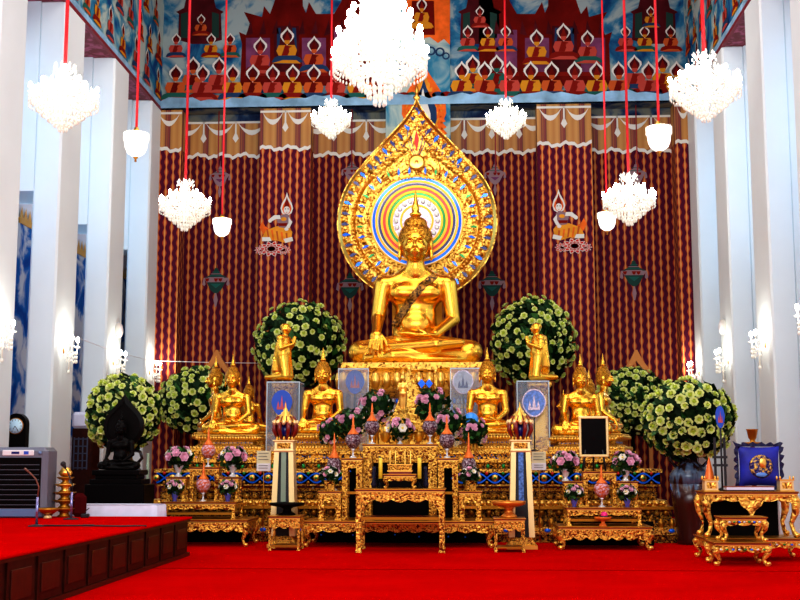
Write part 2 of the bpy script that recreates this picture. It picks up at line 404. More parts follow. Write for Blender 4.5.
# ------------------------------------------------------------------ signed distance sculpting
def cap(a, b, ra, rb=None, k=.06, sq=None): return ('c', a, b, ra, ra if rb is None else rb, k, sq)
def ell(c, r, k=.06, rot=None): return ('e', c, r, k, rot)
def cut(c, r, k=.02, rot=None): return ('x', c, r, k, rot)
def sculpt(prims, res, lo, hi):
    lo = np.array(lo, float); hi = np.array(hi, float)
    n = np.ceil((hi - lo) / res).astype(int) + 1
    Fd = np.full(n, 1.0, np.float32)
    ax = [lo[i] + res * np.arange(n[i]) for i in range(3)]
    for p in prims:
        if p[0] == 'c':
            a, b = np.array(p[1], float), np.array(p[2], float); r = max(p[3], p[4]); k = p[5]
            bl = np.minimum(a, b) - r - 3 * k - 3 * res; bh = np.maximum(a, b) + r + 3 * k + 3 * res
        else:
            c = np.array(p[1], float); r = np.array(p[2], float); k = p[3]
            R = r.max() if p[4] is not None else r
            bl = c - R - 3 * k - 3 * res; bh = c + R + 3 * k + 3 * res
        i0 = np.clip(((bl - lo) / res).astype(int), 0, n); i1 = np.clip(((bh - lo) / res).astype(int) + 1, 0, n)
        if (i1 <= i0).any(): continue
        sl = tuple(slice(i0[i], i1[i]) for i in range(3))
        X, Y, Z = np.meshgrid(ax[0][sl[0]], ax[1][sl[1]], ax[2][sl[2]], indexing='ij')
        if p[0] == 'c':
            d = b - a; L2 = max(1e-9, d @ d)
            t = np.clip(((X - a[0]) * d[0] + (Y - a[1]) * d[1] + (Z - a[2]) * d[2]) / L2, 0, 1)
            q = np.sqrt((X - a[0] - t * d[0]) ** 2 + (Y - a[1] - t * d[1]) ** 2 + (Z - a[2] - t * d[2]) ** 2)
            g = q - (p[3] + (p[4] - p[3]) * t)
        else:
            x, y, z = X - c[0], Y - c[1], Z - c[2]
            if p[4] is not None:
                Rm = np.array(Euler(p[4]).to_matrix().transposed())
                x, y, z = (Rm[0, 0] * x + Rm[0, 1] * y + Rm[0, 2] * z, Rm[1, 0] * x + Rm[1, 1] * y + Rm[1, 2] * z, Rm[2, 0] * x + Rm[2, 1] * y + Rm[2, 2] * z)
            k0 = np.sqrt((x / r[0]) ** 2 + (y / r[1]) ** 2 + (z / r[2]) ** 2)
            k1 = np.sqrt((x / r[0] ** 2) ** 2 + (y / r[1] ** 2) ** 2 + (z / r[2] ** 2) ** 2)
            g = k0 * (k0 - 1) / np.maximum(k1, 1e-6)
        f = Fd[sl]
        if p[0] == 'x':
            g = -g; h = np.clip(.5 - .5 * (f - g) / k, 0, 1)
            Fd[sl] = f * (1 - h) + g * h + k * h * (1 - h)
        else:
            h = np.clip(.5 + .5 * (g - f) / k, 0, 1)
            Fd[sl] = g * (1 - h) + f * h - k * h * (1 - h)
    # surface nets
    s = Fd < 0
    cs = tuple(n - 1)
    acc = np.zeros(cs + (3,), np.float32); cnt = np.zeros(cs, np.int32)
    def C(a, i, j, k): return a[i:i + cs[0], j:j + cs[1], k:k + cs[2]]
    for axis in range(3):
        o1, o2 = [a for a in range(3) if a != axis]
        for u in (0, 1):
            for w in (0, 1):
                a_ = [0, 0, 0]; a_[o1] = u; a_[o2] = w; b_ = list(a_); b_[axis] = 1
                fa = C(Fd, *a_); fb = C(Fd, *b_); m = C(s, *a_) != C(s, *b_)
                t = np.where(m, fa / np.where(m, fa - fb, 1), 0)
                for q in range(3):
                    acc[..., q] += np.where(m, (t if q == axis else a_[q]), 0)
                cnt += m
    idx = np.full(cs, -1, np.int64); mk = cnt > 0
    idx[mk] = np.arange(mk.sum())
    ii = np.argwhere(mk)
    V = lo + (ii + acc[mk] / cnt[mk][:, None]) * res
    faces = []
    for axis in range(3):
        o1, o2 = (axis + 1) % 3, (axis + 2) % 3
        sl0 = [slice(0, n[i]) for i in range(3)]
        sa = [slice(1, n[i] - 1) for i in range(3)]; sa[axis] = slice(0, n[axis] - 1)
        sb = list(sa); sb[axis] = slice(1, n[axis])
        A = s[tuple(sa)]; B = s[tuple(sb)]
        e = np.argwhere(A != B)
        if not len(e): continue
        ins = A[tuple(e.T)]
        base = e.copy()
        for q in range(3):
            if q != axis: base[:, q] += 1
        def g(d1, d2):
            b = base.copy(); b[:, o1] -= d1; b[:, o2] -= d2
            return idx[tuple(b.T)]
        Q = np.stack([g(1, 1), g(0, 1), g(0, 0), g(1, 0)], 1)
        Q[~ins] = Q[~ins][:, ::-1]
        faces.append(Q)
    Fq = np.concatenate(faces)
    return V, Fq
def sculpt_obj(name, prims, res, lo, hi, mat, parent=None):
    V, Q = sculpt(prims, res, lo, hi)
    me = bpy.data.meshes.new(name)
    me.from_pydata(V.tolist(), [], Q.tolist())
    me.materials.append(mat)
    me.polygons.foreach_set('use_smooth', [True] * len(me.polygons)); me.update()
    o = bpy.data.objects.new(name, me); COL.objects.link(o)
    if parent: o.parent = parent
    return o, BVHTree.FromPolygons([Vector(v) for v in V], Q.tolist())

# ================================================================== THE HALL
YP, YR = 25.9, 26.4
XL, XR = -6.75, 4.95
ZB = Z_(106, YP)            # bottom of the painted walls
ZT = 12.0
def sbox(name, x0, x1, y0, y1, z0, z1, mat, bev=0, parent=None):
    return MB().box(x0, x1, y0, y1, z0, z1, mat, bev=bev).build(name, parent)
struct(sbox('floor', -9.5, 8, 2, 29.5, -.1, 0, CARPET))
seam = MB().box(-5.6, 8, 13.6, 13.62, 0, .006, plain('carpet_seam', (.30, .0, .0), .9, spec=0)).build('trim_1'); struct(seam)
struct(sbox('ceiling', -9.5, 8, 2, 29.5, ZT, ZT + .1, CEIL))
CREST = plain('crest_gold', (.72, .38, .05), .5)
def outer(name, x0, x1, xf, sgn):
    b = MB().box(x0, x1, 2, 29.5, 0, ZT, WALLW)
    # painted panels with a gilt crest between the columns
    for ya in (17.9, 20.6, 23.6, 26.7):
        b.box(min(xf, xf + sgn * .02), max(xf, xf + sgn * .02), ya, ya + 2.6, 1.5, 5.45, M_SKYP)
        b.box(min(xf, xf + sgn * .04), max(xf, xf + sgn * .04), ya, ya + 2.6, 5.4, 5.5, CREST)
        n = 13
        for i in range(n):
            y = ya + 2.6 * (i + .5) / n
            b.add([(xf + sgn * .03, y - .1, 5.5), (xf + sgn * .03, y + .1, 5.5), (xf + sgn * .03, y, 5.72)], [[0, 1, 2]], CREST)
    return struct(b.build(name))
struct(sbox('wall_back_aisles', -9.5, 8, 29.4, 29.6, 0, ZT, WALLW))
outer('wall_left', -8.1, -7.9, -7.9, 1)
outer('wall_right', 6.2, 6.4, 6.2, -1)
# columns
cols_y = [(16.6, 17.65), (19.4, 20.45), (22.3, 23.3), (25.1, YP)]
for i, (a, b_) in enumerate(cols_y):
    struct(sbox('column', XL - .46, XL, a, b_, 0, ZB, COLW, .035))
    struct(sbox('column', XR, XR + .42, a, b_, 0, ZB, COLW, .035))
    struct(sbox('wall_left_bay', -7.9, XL - .45, a + .012, b_ - .02, 5.70, ZB, COLW))
    struct(sbox('wall_right_bay', XR + .41, 6.2, a + .012, b_ - .02, 0, ZB, COLW))
# painted fascia above the columns
def put(MBo, poly, plane, layer, mat):
    """poly in plane coords (u, z)"""
    if plane == 'back': MBo.add([(u, YP - .004 * layer, z) for u, z in poly], [list(range(len(poly)))], mat)
    elif plane == 'centre': MBo.add([(u, YP - .06 - .004 * layer, z) for u, z in poly], [list(range(len(poly)))], mat)
    elif plane == 'left': MBo.add([(XL + .004 * layer, u, z) for u, z in poly], [list(range(len(poly)))], mat)
    elif plane == 'right': MBo.add([(XR - .004 * layer, u, z) for u, z in poly], [list(range(len(poly)))], mat)
def circ(cx, cz, rx, rz, n=12): return [(cx + rx * math.cos(2 * PI * i / n), cz + rz * math.sin(2 * PI * i / n)) for i in range(n)]
def leaf(cx, z0, z1, w, n=7):
    h = z1 - z0; L = []
    prof = [(0, 0), (.25, .62), (.45, .95), (.6, .92), (.75, .55), (.88, .2), (1, 0)]
    L = [(cx + w * b, z0 + h * a) for a, b in prof] + [(cx - w * b, z0 + h * a) for a, b in prof[1:-1]][::-1]
    return L
def figure(mb, plane, cx, z0, h, skin, cloth, crown, ly=3, wd=1.0):
    """a painted seated deity, hands joined, inside a pointed nimbus"""
    w = h * wd
    put(mb, leaf(cx, z0 + .50 * h, z0 + h * 1.0, .19 * w), plane, ly, M_HALO)
    put(mb, leaf(cx, z0 + .52 * h, z0 + h * .93, .135 * w), plane, ly + 1, M_BLD2)
    put(mb, [(cx - .40 * w, z0 + .05 * h), (cx - .33 * w, z0 + .17 * h), (cx - .1 * w, z0 + .27 * h), (cx + .1 * w, z0 + .27 * h), (cx + .34 * w, z0 + .16 * h), (cx + .42 * w, z0 + .04 * h), (cx + .2 * w, z0), (cx - .2 * w, z0)], plane, ly + 1, cloth)
    put(mb, [(cx - .38 * w, z0 + .02 * h), (cx - .1 * w, z0 + .1 * h), (cx + .25 * w, z0 + .09 * h), (cx + .36 * w, z0 + .0 * h)], plane, ly + 2, skin)
    put(mb, [(cx - .22 * w, z0 + .50 * h), (cx + .20 * w, z0 + .50 * h), (cx + .26 * w, z0 + .36 * h), (cx + .22 * w, z0 + .22 * h), (cx - .22 * w, z0 + .22 * h), (cx - .28 * w, z0 + .35 * h)], plane, ly + 2, skin)
    put(mb, [(cx - .05 * w, z0 + .50 * h), (cx + .12 * w, z0 + .46 * h), (cx + .02 * w, z0 + .22 * h), (cx - .14 * w, z0 + .22 * h)], plane, ly + 3, crown)
    put(mb, circ(cx + .10 * w, z0 + .37 * h, .05 * w, .07 * h, 8), plane, ly + 4, skin)
    put(mb, circ(cx, z0 + .60 * h, .075 * w, .085 * h, 10), plane, ly + 2, skin)
    put(mb, [(cx - .09 * w, z0 + .63 * h), (cx + .09 * w, z0 + .63 * h), (cx + .05 * w, z0 + .72 * h), (cx, z0 + .86 * h), (cx - .05 * w, z0 + .72 * h)], plane, ly + 3, crown)
def U(px, py, pl=YP):
    v = P(px, py, pl); return (v.x, v.z)
def UP_(pts): return [U(*p) for p in pts]
mb = MB()
x0 = XL; x1 = XR
mb.add([(x0, YP, ZB), (x1, YP, ZB), (x1, YP, ZT), (x0, YP, ZT)], [[0, 1, 2, 3]], M_SKY)
B = 'back'
def mural_group(f, flip=1):
    pass
# buildings
for xa, xb, roofy in ((178, 222, 0), (460, 500, -2), (632, 676, -2)):
    mb_poly = [(xa, 40), (xa + 1, 14), (xa - 2, 12), (xa + 6, 8), (xa + 10, -10), (xa + 22, -30), (xb - 10, -10), (xb - 6, 8), (xb + 2, 12), (xb - 1, 14), (xb, 40), (xb - 14, 44), (xa + 14, 44)]
    put(mb, UP_(mb_poly), B, 1, M_BLD2)
    put(mb, UP_([(xa + 3, 38), (xa + 3, 14), (xa + 10, 12), (xa + 10, 38)]), B, 2, M_DKG)
    put(mb, UP_([(xb - 10, 38), (xb - 10, 12), (xb - 3, 14), (xb - 3, 38)]), B, 2, M_DKG)
for mir in (0, 1):
    def q(pts): return UP_([(x if not mir else 851 - x, y) for x, y in pts])
    # big red hall: stepped roofs and bays
    put(mb, q([(240, 86), (242, 44), (239, 32), (246, 35), (250, 24), (244, 12), (262, 17), (264, 6), (270, 14), (275, 0), (277, -25), (302, -25), (303, 6), (306, 13), (309, 2), (316, 14), (334, 14), (341, 2), (345, -10), (372, -10), (372, 86)]), B, 1, M_BLD)
    for xa, xb, t in ((246, 270, 38), (274, 299, 26), (302, 326, 38), (334, 356, 30)):
        put(mb, q([(xa, 72), (xa, t), (xb, t), (xb, 72)]), B, 2, M_PUR if xa != 274 else M_BLD2)
        put(mb, q([(xa - 2, 76), (xa - 2, 72), (xb + 2, 72), (xb + 2, 76)]), B, 2, M_ORG if 0 else M_CR)
    for k in range(9):
        xx = 246 + k * 13
        put(mb, q([(xx, 36 - (k % 3)), (xx + 5, 20), (xx + 7, 34)]), B, 3, M_BLD2)
    put(mb, q([(277, 50), (277, 28), (281, 28), (279, 50)]), B, 3, M_BL); put(mb, q([(296, 50), (292, 28), (296, 28), (297, 50)]), B, 3, M_BL)
figs = []
for x in (176, 203, 233, 253, 273, 293, 314, 336, 358, 378): figs.append((x, 102, 37))
for x in (193, 219): figs.append((x, 94, 37))
for x in (176, 211, 230): figs.append((x, 58, 25))
figs += [(201, 36, 22), (260, 74, 37), (287, 64, 37), (314, 73, 37), (346, 64, 35)]
for x in (462, 485, 510, 531, 552, 575, 597, 619, 649, 677): figs.append((x, 101, 39))
for x in (473, 497, 635, 663): figs.append((x, 93, 38))
for x in (468, 488, 506, 626, 645, 671): figs.append((x, 52, 27))
figs += [(480, 28, 22), (651, 28, 22), (537, 65, 36), (564, 60, 37), (588, 64, 34)]
figs.sort(key=lambda t: t[1])
for i, (x, yb, h) in enumerate(figs):
    u, z = U(x, yb); _, zt = U(x, yb - h)
    lay = 4 if yb < 90 else (12 if yb < 97 else 20)
    sk = M_SK[(i * 7 + 1) % 3]; cl = (M_CR, M_BL, M_CR, M_GRN)[(i * 5) % 4]; cr = (M_CR, M_CR, M_BLD)[i % 3]
    if x == 497: sk = M_GRN
    figure(mb, B, u, z, zt - z, sk, cl, cr, lay)
# cloud bank under the lowest row
n = 64
top = []
for i in range(n + 1):
    xx = x0 + (x1 - x0) * i / n
    top.append((xx, U(400, 99)[1] + .07 * abs(math.sin(i * 1.9)) + .04 * math.sin(i * .7)))
for i in range(n):
    put(mb, [(top[i][0], ZB), (top[i + 1][0], ZB), top[i + 1], top[i]], B, 27, M_LBL)
for i in range(60):   # ochre and rust hems along the cloud
    xx = x0 + .1 + (x1 - x0 - .2) * i / 60
    put(mb, circ(xx, U(400, 100)[1] + .08, .15, .08, 8), B, 19, (M_CR, M_SK[0], M_BL, M_CR, M_GRN)[i % 5])
wm = mb.build('wall_back_mural'); struct(wm)
# centre strip with painted flame
mb = MB()
xa, xb = X_(386, YP, 60), X_(450, YP, 60)
mb.box(xa, xb, YP - .06, YR, ZB - 1.6, ZT, M_SKYL)
C_ = 'centre'
put(mb, UP_([(405, 44), (408, -20), (450, -20), (450, 46), (444, 40), (438, 44), (430, 38), (420, 40), (410, 38)]), C_, 1, M_ORG)
put(mb, UP_([(411, 36), (412, 2), (434, 2), (435, 36)]), C_, 2, M_BLD)
u, z = U(422, 30); figure(mb, C_, u, z, U(422, -2)[1] - z, M_SK[2], M_SK[2], M_CR, 4, .85)
for r_, (cx_, cy_) in ((5, (431, 52)), (5, (440, 53)), (4, (446, 57)), (5, (400, 56))):
    put(mb, circ(*U(cx_, cy_), r_ * .0216, r_ * .0216), C_, 2, M_BL)
    put(mb, circ(*U(cx_, cy_), r_ * .013, r_ * .013), C_, 3, M_SKYL)
cz0, cz1 = U(424, 158)[1], U(424, 62)[1]
cxm = U(424, 100)[0]
put(mb, leaf(cxm, cz0, cz1, .52), C_, 1, M_ORG)
put(mb, leaf(cxm, cz0 + .1, cz1 - .22, .42), C_, 2, M_ORG2)
for i in range(12):
    zz = cz0 + .15 + i * .14
    w_ = .50 * (1 - (i / 13) ** 2)
    for s_ in (-1, 1): put(mb, [(cxm + s_ * w_ * .6, zz), (cxm + s_ * (w_ + .03), zz + .1), (cxm + s_ * w_ * .8, zz + .24)], C_, 3, M_ORG)
put(mb, leaf(cxm, cz0 + .1, cz1 - .42, .30), C_, 4, M_BL)
put(mb, leaf(cxm - .02, cz0 + .1, cz1 - .62, .18), C_, 5, M_HALO)
struct(mb.build('trim_2'))

# side fascias, painted
for side, xp, nm in (('left', XL, 'wall_left_mural'), ('right', XR, 'wall_right_mural')):
    mb = MB()
    sg = -1 if side == 'left' else 1
    y0_, y1_ = 2, YP
    xo = xp + sg * .42
    mb.box(min(xp, xo), max(xp, xo), y0_, y1_, ZB, ZT, M_SKYL)
    rr = random.Random(3)
    put(mb, [(y0_, ZB), (y1_, ZB), (y1_, ZB + .16), (y0_, ZB + .16)], side, 1, M_LBL)
    for row in range(4):
        yy = 9.0 + .35 * (row % 2)
        while yy < 25.6:
            hh = rr.uniform(.62, .8)
            figure(mb, side, yy + rr.uniform(-.1, .1), ZB + .18 + row * .78, hh, M_SK[rr.randrange(3)], (M_CR, M_BL, M_GRN, M_CR)[rr.randrange(4)], M_CR, 3 + row * 0, .95)
            yy += rr.uniform(.62, .95)
    struct(mb.build(nm))
    # patterned soffit beam between columns and wall
    xw = -7.9 if side == 'left' else 6.2
    b = MB().box(min(xo, xw), max(xo, xw), 2, YP, ZB, ZB + .3, SOFF)
    b.box(min(xp, xp + sg * .42), max(xp, xp + sg * .42), 2, YP, ZB - .012, ZB, SOFF)
    b.box(min(xp - sg * .01, xp + sg * .06), max(xp - sg * .01, xp + sg * .06), 2, YP, ZB - .03, ZB + .04, plain('beam_edge_' + side, (.20, .01, .02), .6))
    struct(b.build('trim_3' if side == 'left' else 'trim_4'))

# brocade wall: recessed bays and pilasters
def swagline(mb, xa, xb, ztop, y, sp, phase=.5):
    """white drapery swags with tasselled pendants under a cornice"""
    def pl(poly): mb.add([(u, y, z) for u, z in poly], [list(range(len(poly)))], M_HALO)
    pl([(xa, ztop), (xb, ztop), (xb, ztop - .05), (xa, ztop - .05)])
    n = max(1, round((xb - xa) / sp)); d = (xb - xa) / n
    for i in range(n + 1):
        xc = xa + (i - phase) * d + d * .5
        a0, a1 = max(xa, xc + .06), min(xb, xc + d - .06)
        if a1 - a0 > .15:
            m = 8
            for j in range(m):
                t0, t1 = j / m, (j + 1) / m
                g0 = [4 * t * (1 - t) for t in (t0, t1)]
                X0, X1 = a0 + (a1 - a0) * t0, a0 + (a1 - a0) * t1
                pl([(X0, ztop - .05 - .16 * g0[0] ** .8 + .0), (X1, ztop - .05 - .16 * g0[1] ** .8), (X1, ztop - .06 - .27 * g0[1]), (X0, ztop - .06 - .27 * g0[0])])
        if xa < xc < xb:
            pl([(xc - .015, ztop), (xc + .015, ztop), (xc + .02, ztop - .3), (xc - .02, ztop - .3)])
            pl([(xc - .02, ztop - .28), (xc + .02, ztop - .28), (xc + .07, ztop - .40), (xc, ztop - .50), (xc - .07, ztop - .40)])
def wavytrim(mb, xa, xb, z, y):
    n = int((xb - xa) / .06)
    f = lambda i: z + .035 * math.sin(i * .75) + .025 * math.sin(i * 2.1)
    for i in range(n):
        X0, X1 = xa + (xb - xa) * i / n, xa + (xb - xa) * (i + 1) / n
        mb.add([(X0, y, f(i) - .05), (X1, y, f(i + 1) - .05), (X1, y, f(i + 1) + .03), (X0, y, f(i) + .03)], [[0, 1, 2, 3]], M_HALO)
# recess plane
zr = ZB
zv = Z_(153, YR)
mb = MB()
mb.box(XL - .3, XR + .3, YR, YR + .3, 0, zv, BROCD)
mb.box(XL - .3, XR + .3, YR, YR + .3, zv, ZT, VAL)
def painted_lamp(px, py, s, kind):
    """lamp painted on the bay: roof, bowl and tassel"""
    x, z = P(px, py, YR).x, P(px, py, YR).z
    g = lambda pts, l, m: mb.add([(x + a * s, YR - .004 * l, z + b * s) for a, b in pts], [list(range(len(pts)))], m)
    A, B_, C2 = (M_DKG, M_LAM, M_GRN) if kind == 0 else (M_LAM, M_HALO, M_LAM)
    if kind == 1: A, B_, C2 = M_LAM, M_LAM, M_PUR
    g([(-.05, .62), (.05, .62), (.12, .42), (.42, .26), (-.42, .26), (-.12, .42)], 1, A)
    g([(-.46, .26), (.46, .26), (.34, .10), (-.34, .10)], 2, B_)
    g([(-.34, .10), (.34, .10), (.20, -.18), (.06, -.30), (-.06, -.30), (-.20, -.18)], 3, A)
    g([(-.2, .04), (.2, .04), (.0, -.12)], 4, C2)
    g([(-.02, -.3), (.02, -.3), (.08, -.55), (.02, -.80), (-.02, -.80), (-.08, -.55)], 3, B_)
    for q_ in range(5):
        xx = -.32 + .16 * q_
        g([(xx - .08, .24), (xx + .08, .24), (xx + .05, .15), (xx, .11), (xx - .05, .15)], 4, (M_CR, M_LAM, M_CR)[q_ % 3])
    for q_ in range(4):
        g([(-.30 + .05 * q_ , .26 + .055 * q_ * 1.2), (.30 - .05 * q_, .26 + .055 * q_ * 1.2), (.28 - .05 * q_, .285 + .055 * q_ * 1.2), (-.28 + .05 * q_, .285 + .055 * q_ * 1.2)], 3, M_GRN if q_ % 2 else M_LAM)
    g([(-.012, .62), (.012, .62), (.004, .9), (-.004, .9)], 1, A)
    for sx in (-1, 1): g([(sx * .42, .24), (sx * .46, .24), (sx * .50, .02), (sx * .42, -.04), (sx * .38, .02)], 3, B_)
for px, py in ((216, 285), (350, 290), (492, 288), (634, 278)): painted_lamp(px, py, .62, 0)
for px, py in ((220, 180), (352, 175), (495, 178), (636, 178)): painted_lamp(px, py, .5, 1)
bays = [(180, 259), (310, 390), (446, 538), (593, 677)]
for a, b_ in bays:
    XA, XB = X_(a, YR, 150) - .2, X_(b_, YR, 150) + .2
    swagline(mb, XA, XB, Z_(119, YR), YR - .006, .70)
    wavytrim(mb, XA, XB, zv, YR - .006)
struct(mb.build('wall_back'))
mb = MB().box(XL, XR, YP, YR, ZB, ZB + .15, M_SOF); struct(mb.build('trim_5'))
mb = MB().box(XL, XR, YR - .02, YR, Z_(119, YR), ZB, M_SOF); struct(mb.build('trim_6'))
# pilasters
pil = [(None, 180), (259, 310), (538, 593), (677, None)]
zvp = Z_(146, YP)
for k, (a, b_) in enumerate(pil):
    XA = XL - .1 if a is None else X_(a, YP, 200)
    XB = XR + .1 if b_ is None else X_(b_, YP, 200)
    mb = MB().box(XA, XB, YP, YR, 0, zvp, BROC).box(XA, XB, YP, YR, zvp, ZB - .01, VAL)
    swagline(mb, XA, XB, ZB - .06, YP - .006, .70)
    wavytrim(mb, XA, XB, zvp, YP - .006)
    if k in (1, 2):     # painted kneeling angel over a lotus
        mx = 1 if k == 1 else -1
        cx_ = P(275 if k == 1 else 571, 225, YP).x
        def g(pts, l, m):
            mb.add([(cx_ + mx * (x - 275) * .0216, YP - .006 - .003 * l, P(400, y, YP).z) for x, y in pts], [list(range(len(pts)))], m)
        C3 = lambda x, y, rx, ry, n=14: [(x + rx * math.cos(2 * PI * q_ / n), y + ry * math.sin(2 * PI * q_ / n)) for q_ in range(n)]
        lf = lambda x, y0_, y1_, w_: [(x + w_ * b_, y1_ + (y0_ - y1_) * (1 - a_)) for a_, b_ in ((0, 0), (.25, .62), (.45, .95), (.6, .92), (.75, .55), (.88, .2), (1, 0), (.88, -.2), (.75, -.55), (.6, -.92), (.45, -.95), (.25, -.62))]
        g([(x, 2 * 204 - y) for x, y in lf(287, 214, 191, 6.5)][::-1] if 0 else [(x, y) for x, y in [(287, 191), (288.5, 196), (292, 202), (293.5, 207), (292, 212), (287, 215), (282, 212), (280.5, 207), (282, 202), (285.5, 196)]], 1, M_HALO)
        g([(287, 195), (288, 199), (291, 204), (292, 208), (290, 212), (287, 213.5), (284, 212), (282, 208), (283, 204), (286, 199)], 2, M_ORG)
        g([(284, 206), (290, 206), (288.5, 200), (287, 196), (285.5, 200)], 3, M_CR)      # crown
        g(C3(287, 209, 3.2, 3.8), 4, M_HALO)                                             # face
        g([(285, 207.6), (286.3, 207.3), (286.3, 208.2), (285, 208.4)], 5, M_BLD2); g([(287.8, 207.3), (289.2, 207.6), (289.2, 208.4), (287.8, 208.2)], 5, M_BLD2); g([(286, 211), (288, 211), (287, 211.8)], 5, REDP)
        g([(281, 214), (287, 212.5), (290, 215), (290, 221), (286, 227), (279, 226), (277, 219)], 3, M_LAM)   # torso
        g(C3(284, 218, 3, 2), 4, M_ORG2); g([(278, 222), (288, 222), (287, 225), (279, 225)], 4, M_CR)
        g([(280, 214), (274, 214), (269, 218), (270, 221), (276, 218), (281, 218)], 5, M_HALO); g(C3(270, 219.5, 2, 2), 6, M_HALO)
        g([(289, 216), (293, 221), (290, 227), (286, 227), (289, 222)], 5, M_HALO); g(C3(287, 228, 2.2, 1.8), 6, M_HALO)
        g([(277, 225), (288, 225), (293, 231), (292, 238), (286, 242), (276, 239), (266, 240), (262, 236), (266, 229)], 2, M_ORG2)   # skirt
        g([(262, 220), (265, 225), (270, 228), (276, 228), (270, 236), (263, 233), (259, 226)], 1, M_ORG)     # flying sash
        for q_ in range(5): g([(266 + 5 * q_, 228 + q_), (268 + 5 * q_, 228 + q_), (270 + 4.6 * q_, 239), (268.5 + 4.6 * q_, 239)], 3, M_ORG if q_ % 2 else M_SK[0])
        g([(262, 236), (270, 236), (272, 240), (262, 240)], 4, M_HALO); g([(284, 238), (293, 236), (294, 240), (286, 242)], 4, M_HALO)
        def pet(cx0, cy0, a_, L_, W_, l, m):
            c_, s_ = math.cos(a_), math.sin(a_)
            g([(cx0 + u * c_ - v * s_, cy0 + (u * s_ + v * c_) * .62) for u, v in ((0, 0), (L_ * .45, W_), (L_ * .8, W_ * .6), (L_, 0), (L_ * .8, -W_ * .6), (L_ * .45, -W_))], l, m)
        for (cx0, cy0, sc) in ((262, 249, .62), (284, 249, .62), (272, 248, 1.0)):
            b0 = 4 if sc < 1 else 12
            for ring, (L_, m_) in enumerate(((13, 0), (9, 1), (5.5, 0))):
                for j in range(10):
                    a_ = 2 * PI * (j + .5 * ring) / 10
                    pet(cx0, cy0, a_, L_ * sc, 3.0 * sc, b0 + ring * 2, M_HALO); pet(cx0, cy0, a_, (L_ - 1.1) * sc, 2.5 * sc, b0 + ring * 2 + 1, (REDP, M_SK[1], REDP)[ring])
    o = mb.build('pilaster'); struct(o)

# ------------------------------------------------------------------ sacred thread
P1, P2 = Vector((XL + .02, 24.4, Z_(357, 24.4))), P(420, 361, 25.0)
def sag(a, b, d, n=14): return [a.lerp(b, i / n) - Vector((0, 0, d * 4 * (i / n) * (1 - i / n))) for i in range(n + 1)]
tag(MB().tube(sag(Vector((XL + .02, 19.9, 3.35)), Vector((XL + .02, 25.7, 3.35)), .05) + sag(Vector((XL + .05, 25.75, 3.35)), P(420, 361, 25.78), .05), .007, PAPERW, 5).build('sacred_thread'),
    'thin white thread strung from the left columns across the brocade wall', 'thread')

# ================================================================== LIGHTS ON COLUMNS
def make_sconce():
    r = thing('wall_sconce', 'x', 'wall lamp')
    b = MB().lathe([(.0, -.03), (.06, -.03), (.05, .0), (.0, .02)], GDK, 12, Matrix.Rotation(PI / 2, 4, 'Y'))
    b.build('backplate', r)
    for sg in (-1, 1):
        b = MB().tube([(.02, 0, 0), (.10, sg * .06, -.06), (.18, sg * .13, -.02), (.19, sg * .15, .05)], .012, CRYS, 6)
        b.lathe([(.0, 0), (.05, .01), (.055, .03), (.0, .04)], CRYS, 10, c=(.19, sg * .15, .05)); b.build('arm', r)
        b = MB().lathe([(.012, .0), (.014, .08), (.0, .085)], WHITEI, 8, c=(.19, sg * .15, .08)).ball((.19, sg * .15, .20), (.03, .03, .05), BULB, 10); b.build('bulb', r)
    b = MB()
    for i in range(11):
        a = -PI / 2 + PI * i / 10
        x, y = .12 + .1 * math.cos(a), .19 * math.sin(a)
        for k in range(3):
            b.ball((x, y, -.04 - .07 * k), (.012, .012, .028), CRYSD, 6)
    b.tube([(.1, 0, -.05), (.1, 0, -.33)], .012, CRYSD, 6); b.ball((.1, 0, -.36), .03, CRYSD, 8)
    b.build('crystal_drops', r)['kind'] = 'stuff'
    return r
sc0 = make_sconce()
spots = [(XL, 16.95, 325, 0, 'crystal wall sconce on the left column nearest the camera'),
         (XL, 19.9, 342, 0, 'lit crystal sconce on the second white column from the left edge'),
         (XL, 22.8, 356, 0, 'lit crystal sconce on the left column above the big left bouquet'),
         (XL, 25.5, 366, 0, 'lit sconce in the left corner against the brocade wall'),
         (XR, 17.1, 314, PI, 'lit sconce cut by the right edge of the view'),
         (XR, 19.9, 340, PI, 'brightest crystal sconce on the right columns with a dark backplate'),
         (XR, 22.7, 357, PI, 'crystal sconce on the middle right column left of the brightest one'),
         (XR, 25.5, 369, PI, 'lit sconce in the right corner at the edge of the brocade wall')]
def point(name, loc, e, r=.1, col=(1, .95, .85)):
    l = bpy.data.lights.new(name, 'POINT'); l.energy = e; l.shadow_soft_size = r; l.color = col
    o = bpy.data.objects.new(name, l); COL.objects.link(o); o.location = loc; return o
for i, (x, y, py, rz, lab) in enumerate(spots):
    z = Z_(py, y) - .12
    if i == 0:
        sc0.location = (x, y, z); sc0['label'] = lab; o = sc0; sc0['group'] = 'wall sconces on the columns'
    else: o = dup(sc0, (x, y, z), rz, lab)
    point('sconce_light', (x + (.35 if rz == 0 else -.35), y, z + .3), 9, .03)
for x, y, px, lab, rz in ((XL, 23.0, 117, 'round white speaker mounted on the left column above the sconce', 0), (XR, 22.9, 721, 'round white speaker mounted on the right column above the sconce', PI)):
    r = thing('wall_speaker', lab, 'speaker', (x, y, Z_(329, y)), rz, 'round column speakers')
    Mx = Matrix.Rotation(PI / 2, 4, 'Y')
    MB().lathe([(.0, 0), (.15, 0), (.15, .05), (.13, .08)], WHITEI, 20, Mx).build('casing', r)
    MB().lathe([(.0, .07), (.125, .078), (.08, .1), (.0, .105)], PAPERW, 20, Mx).build('grille', r)

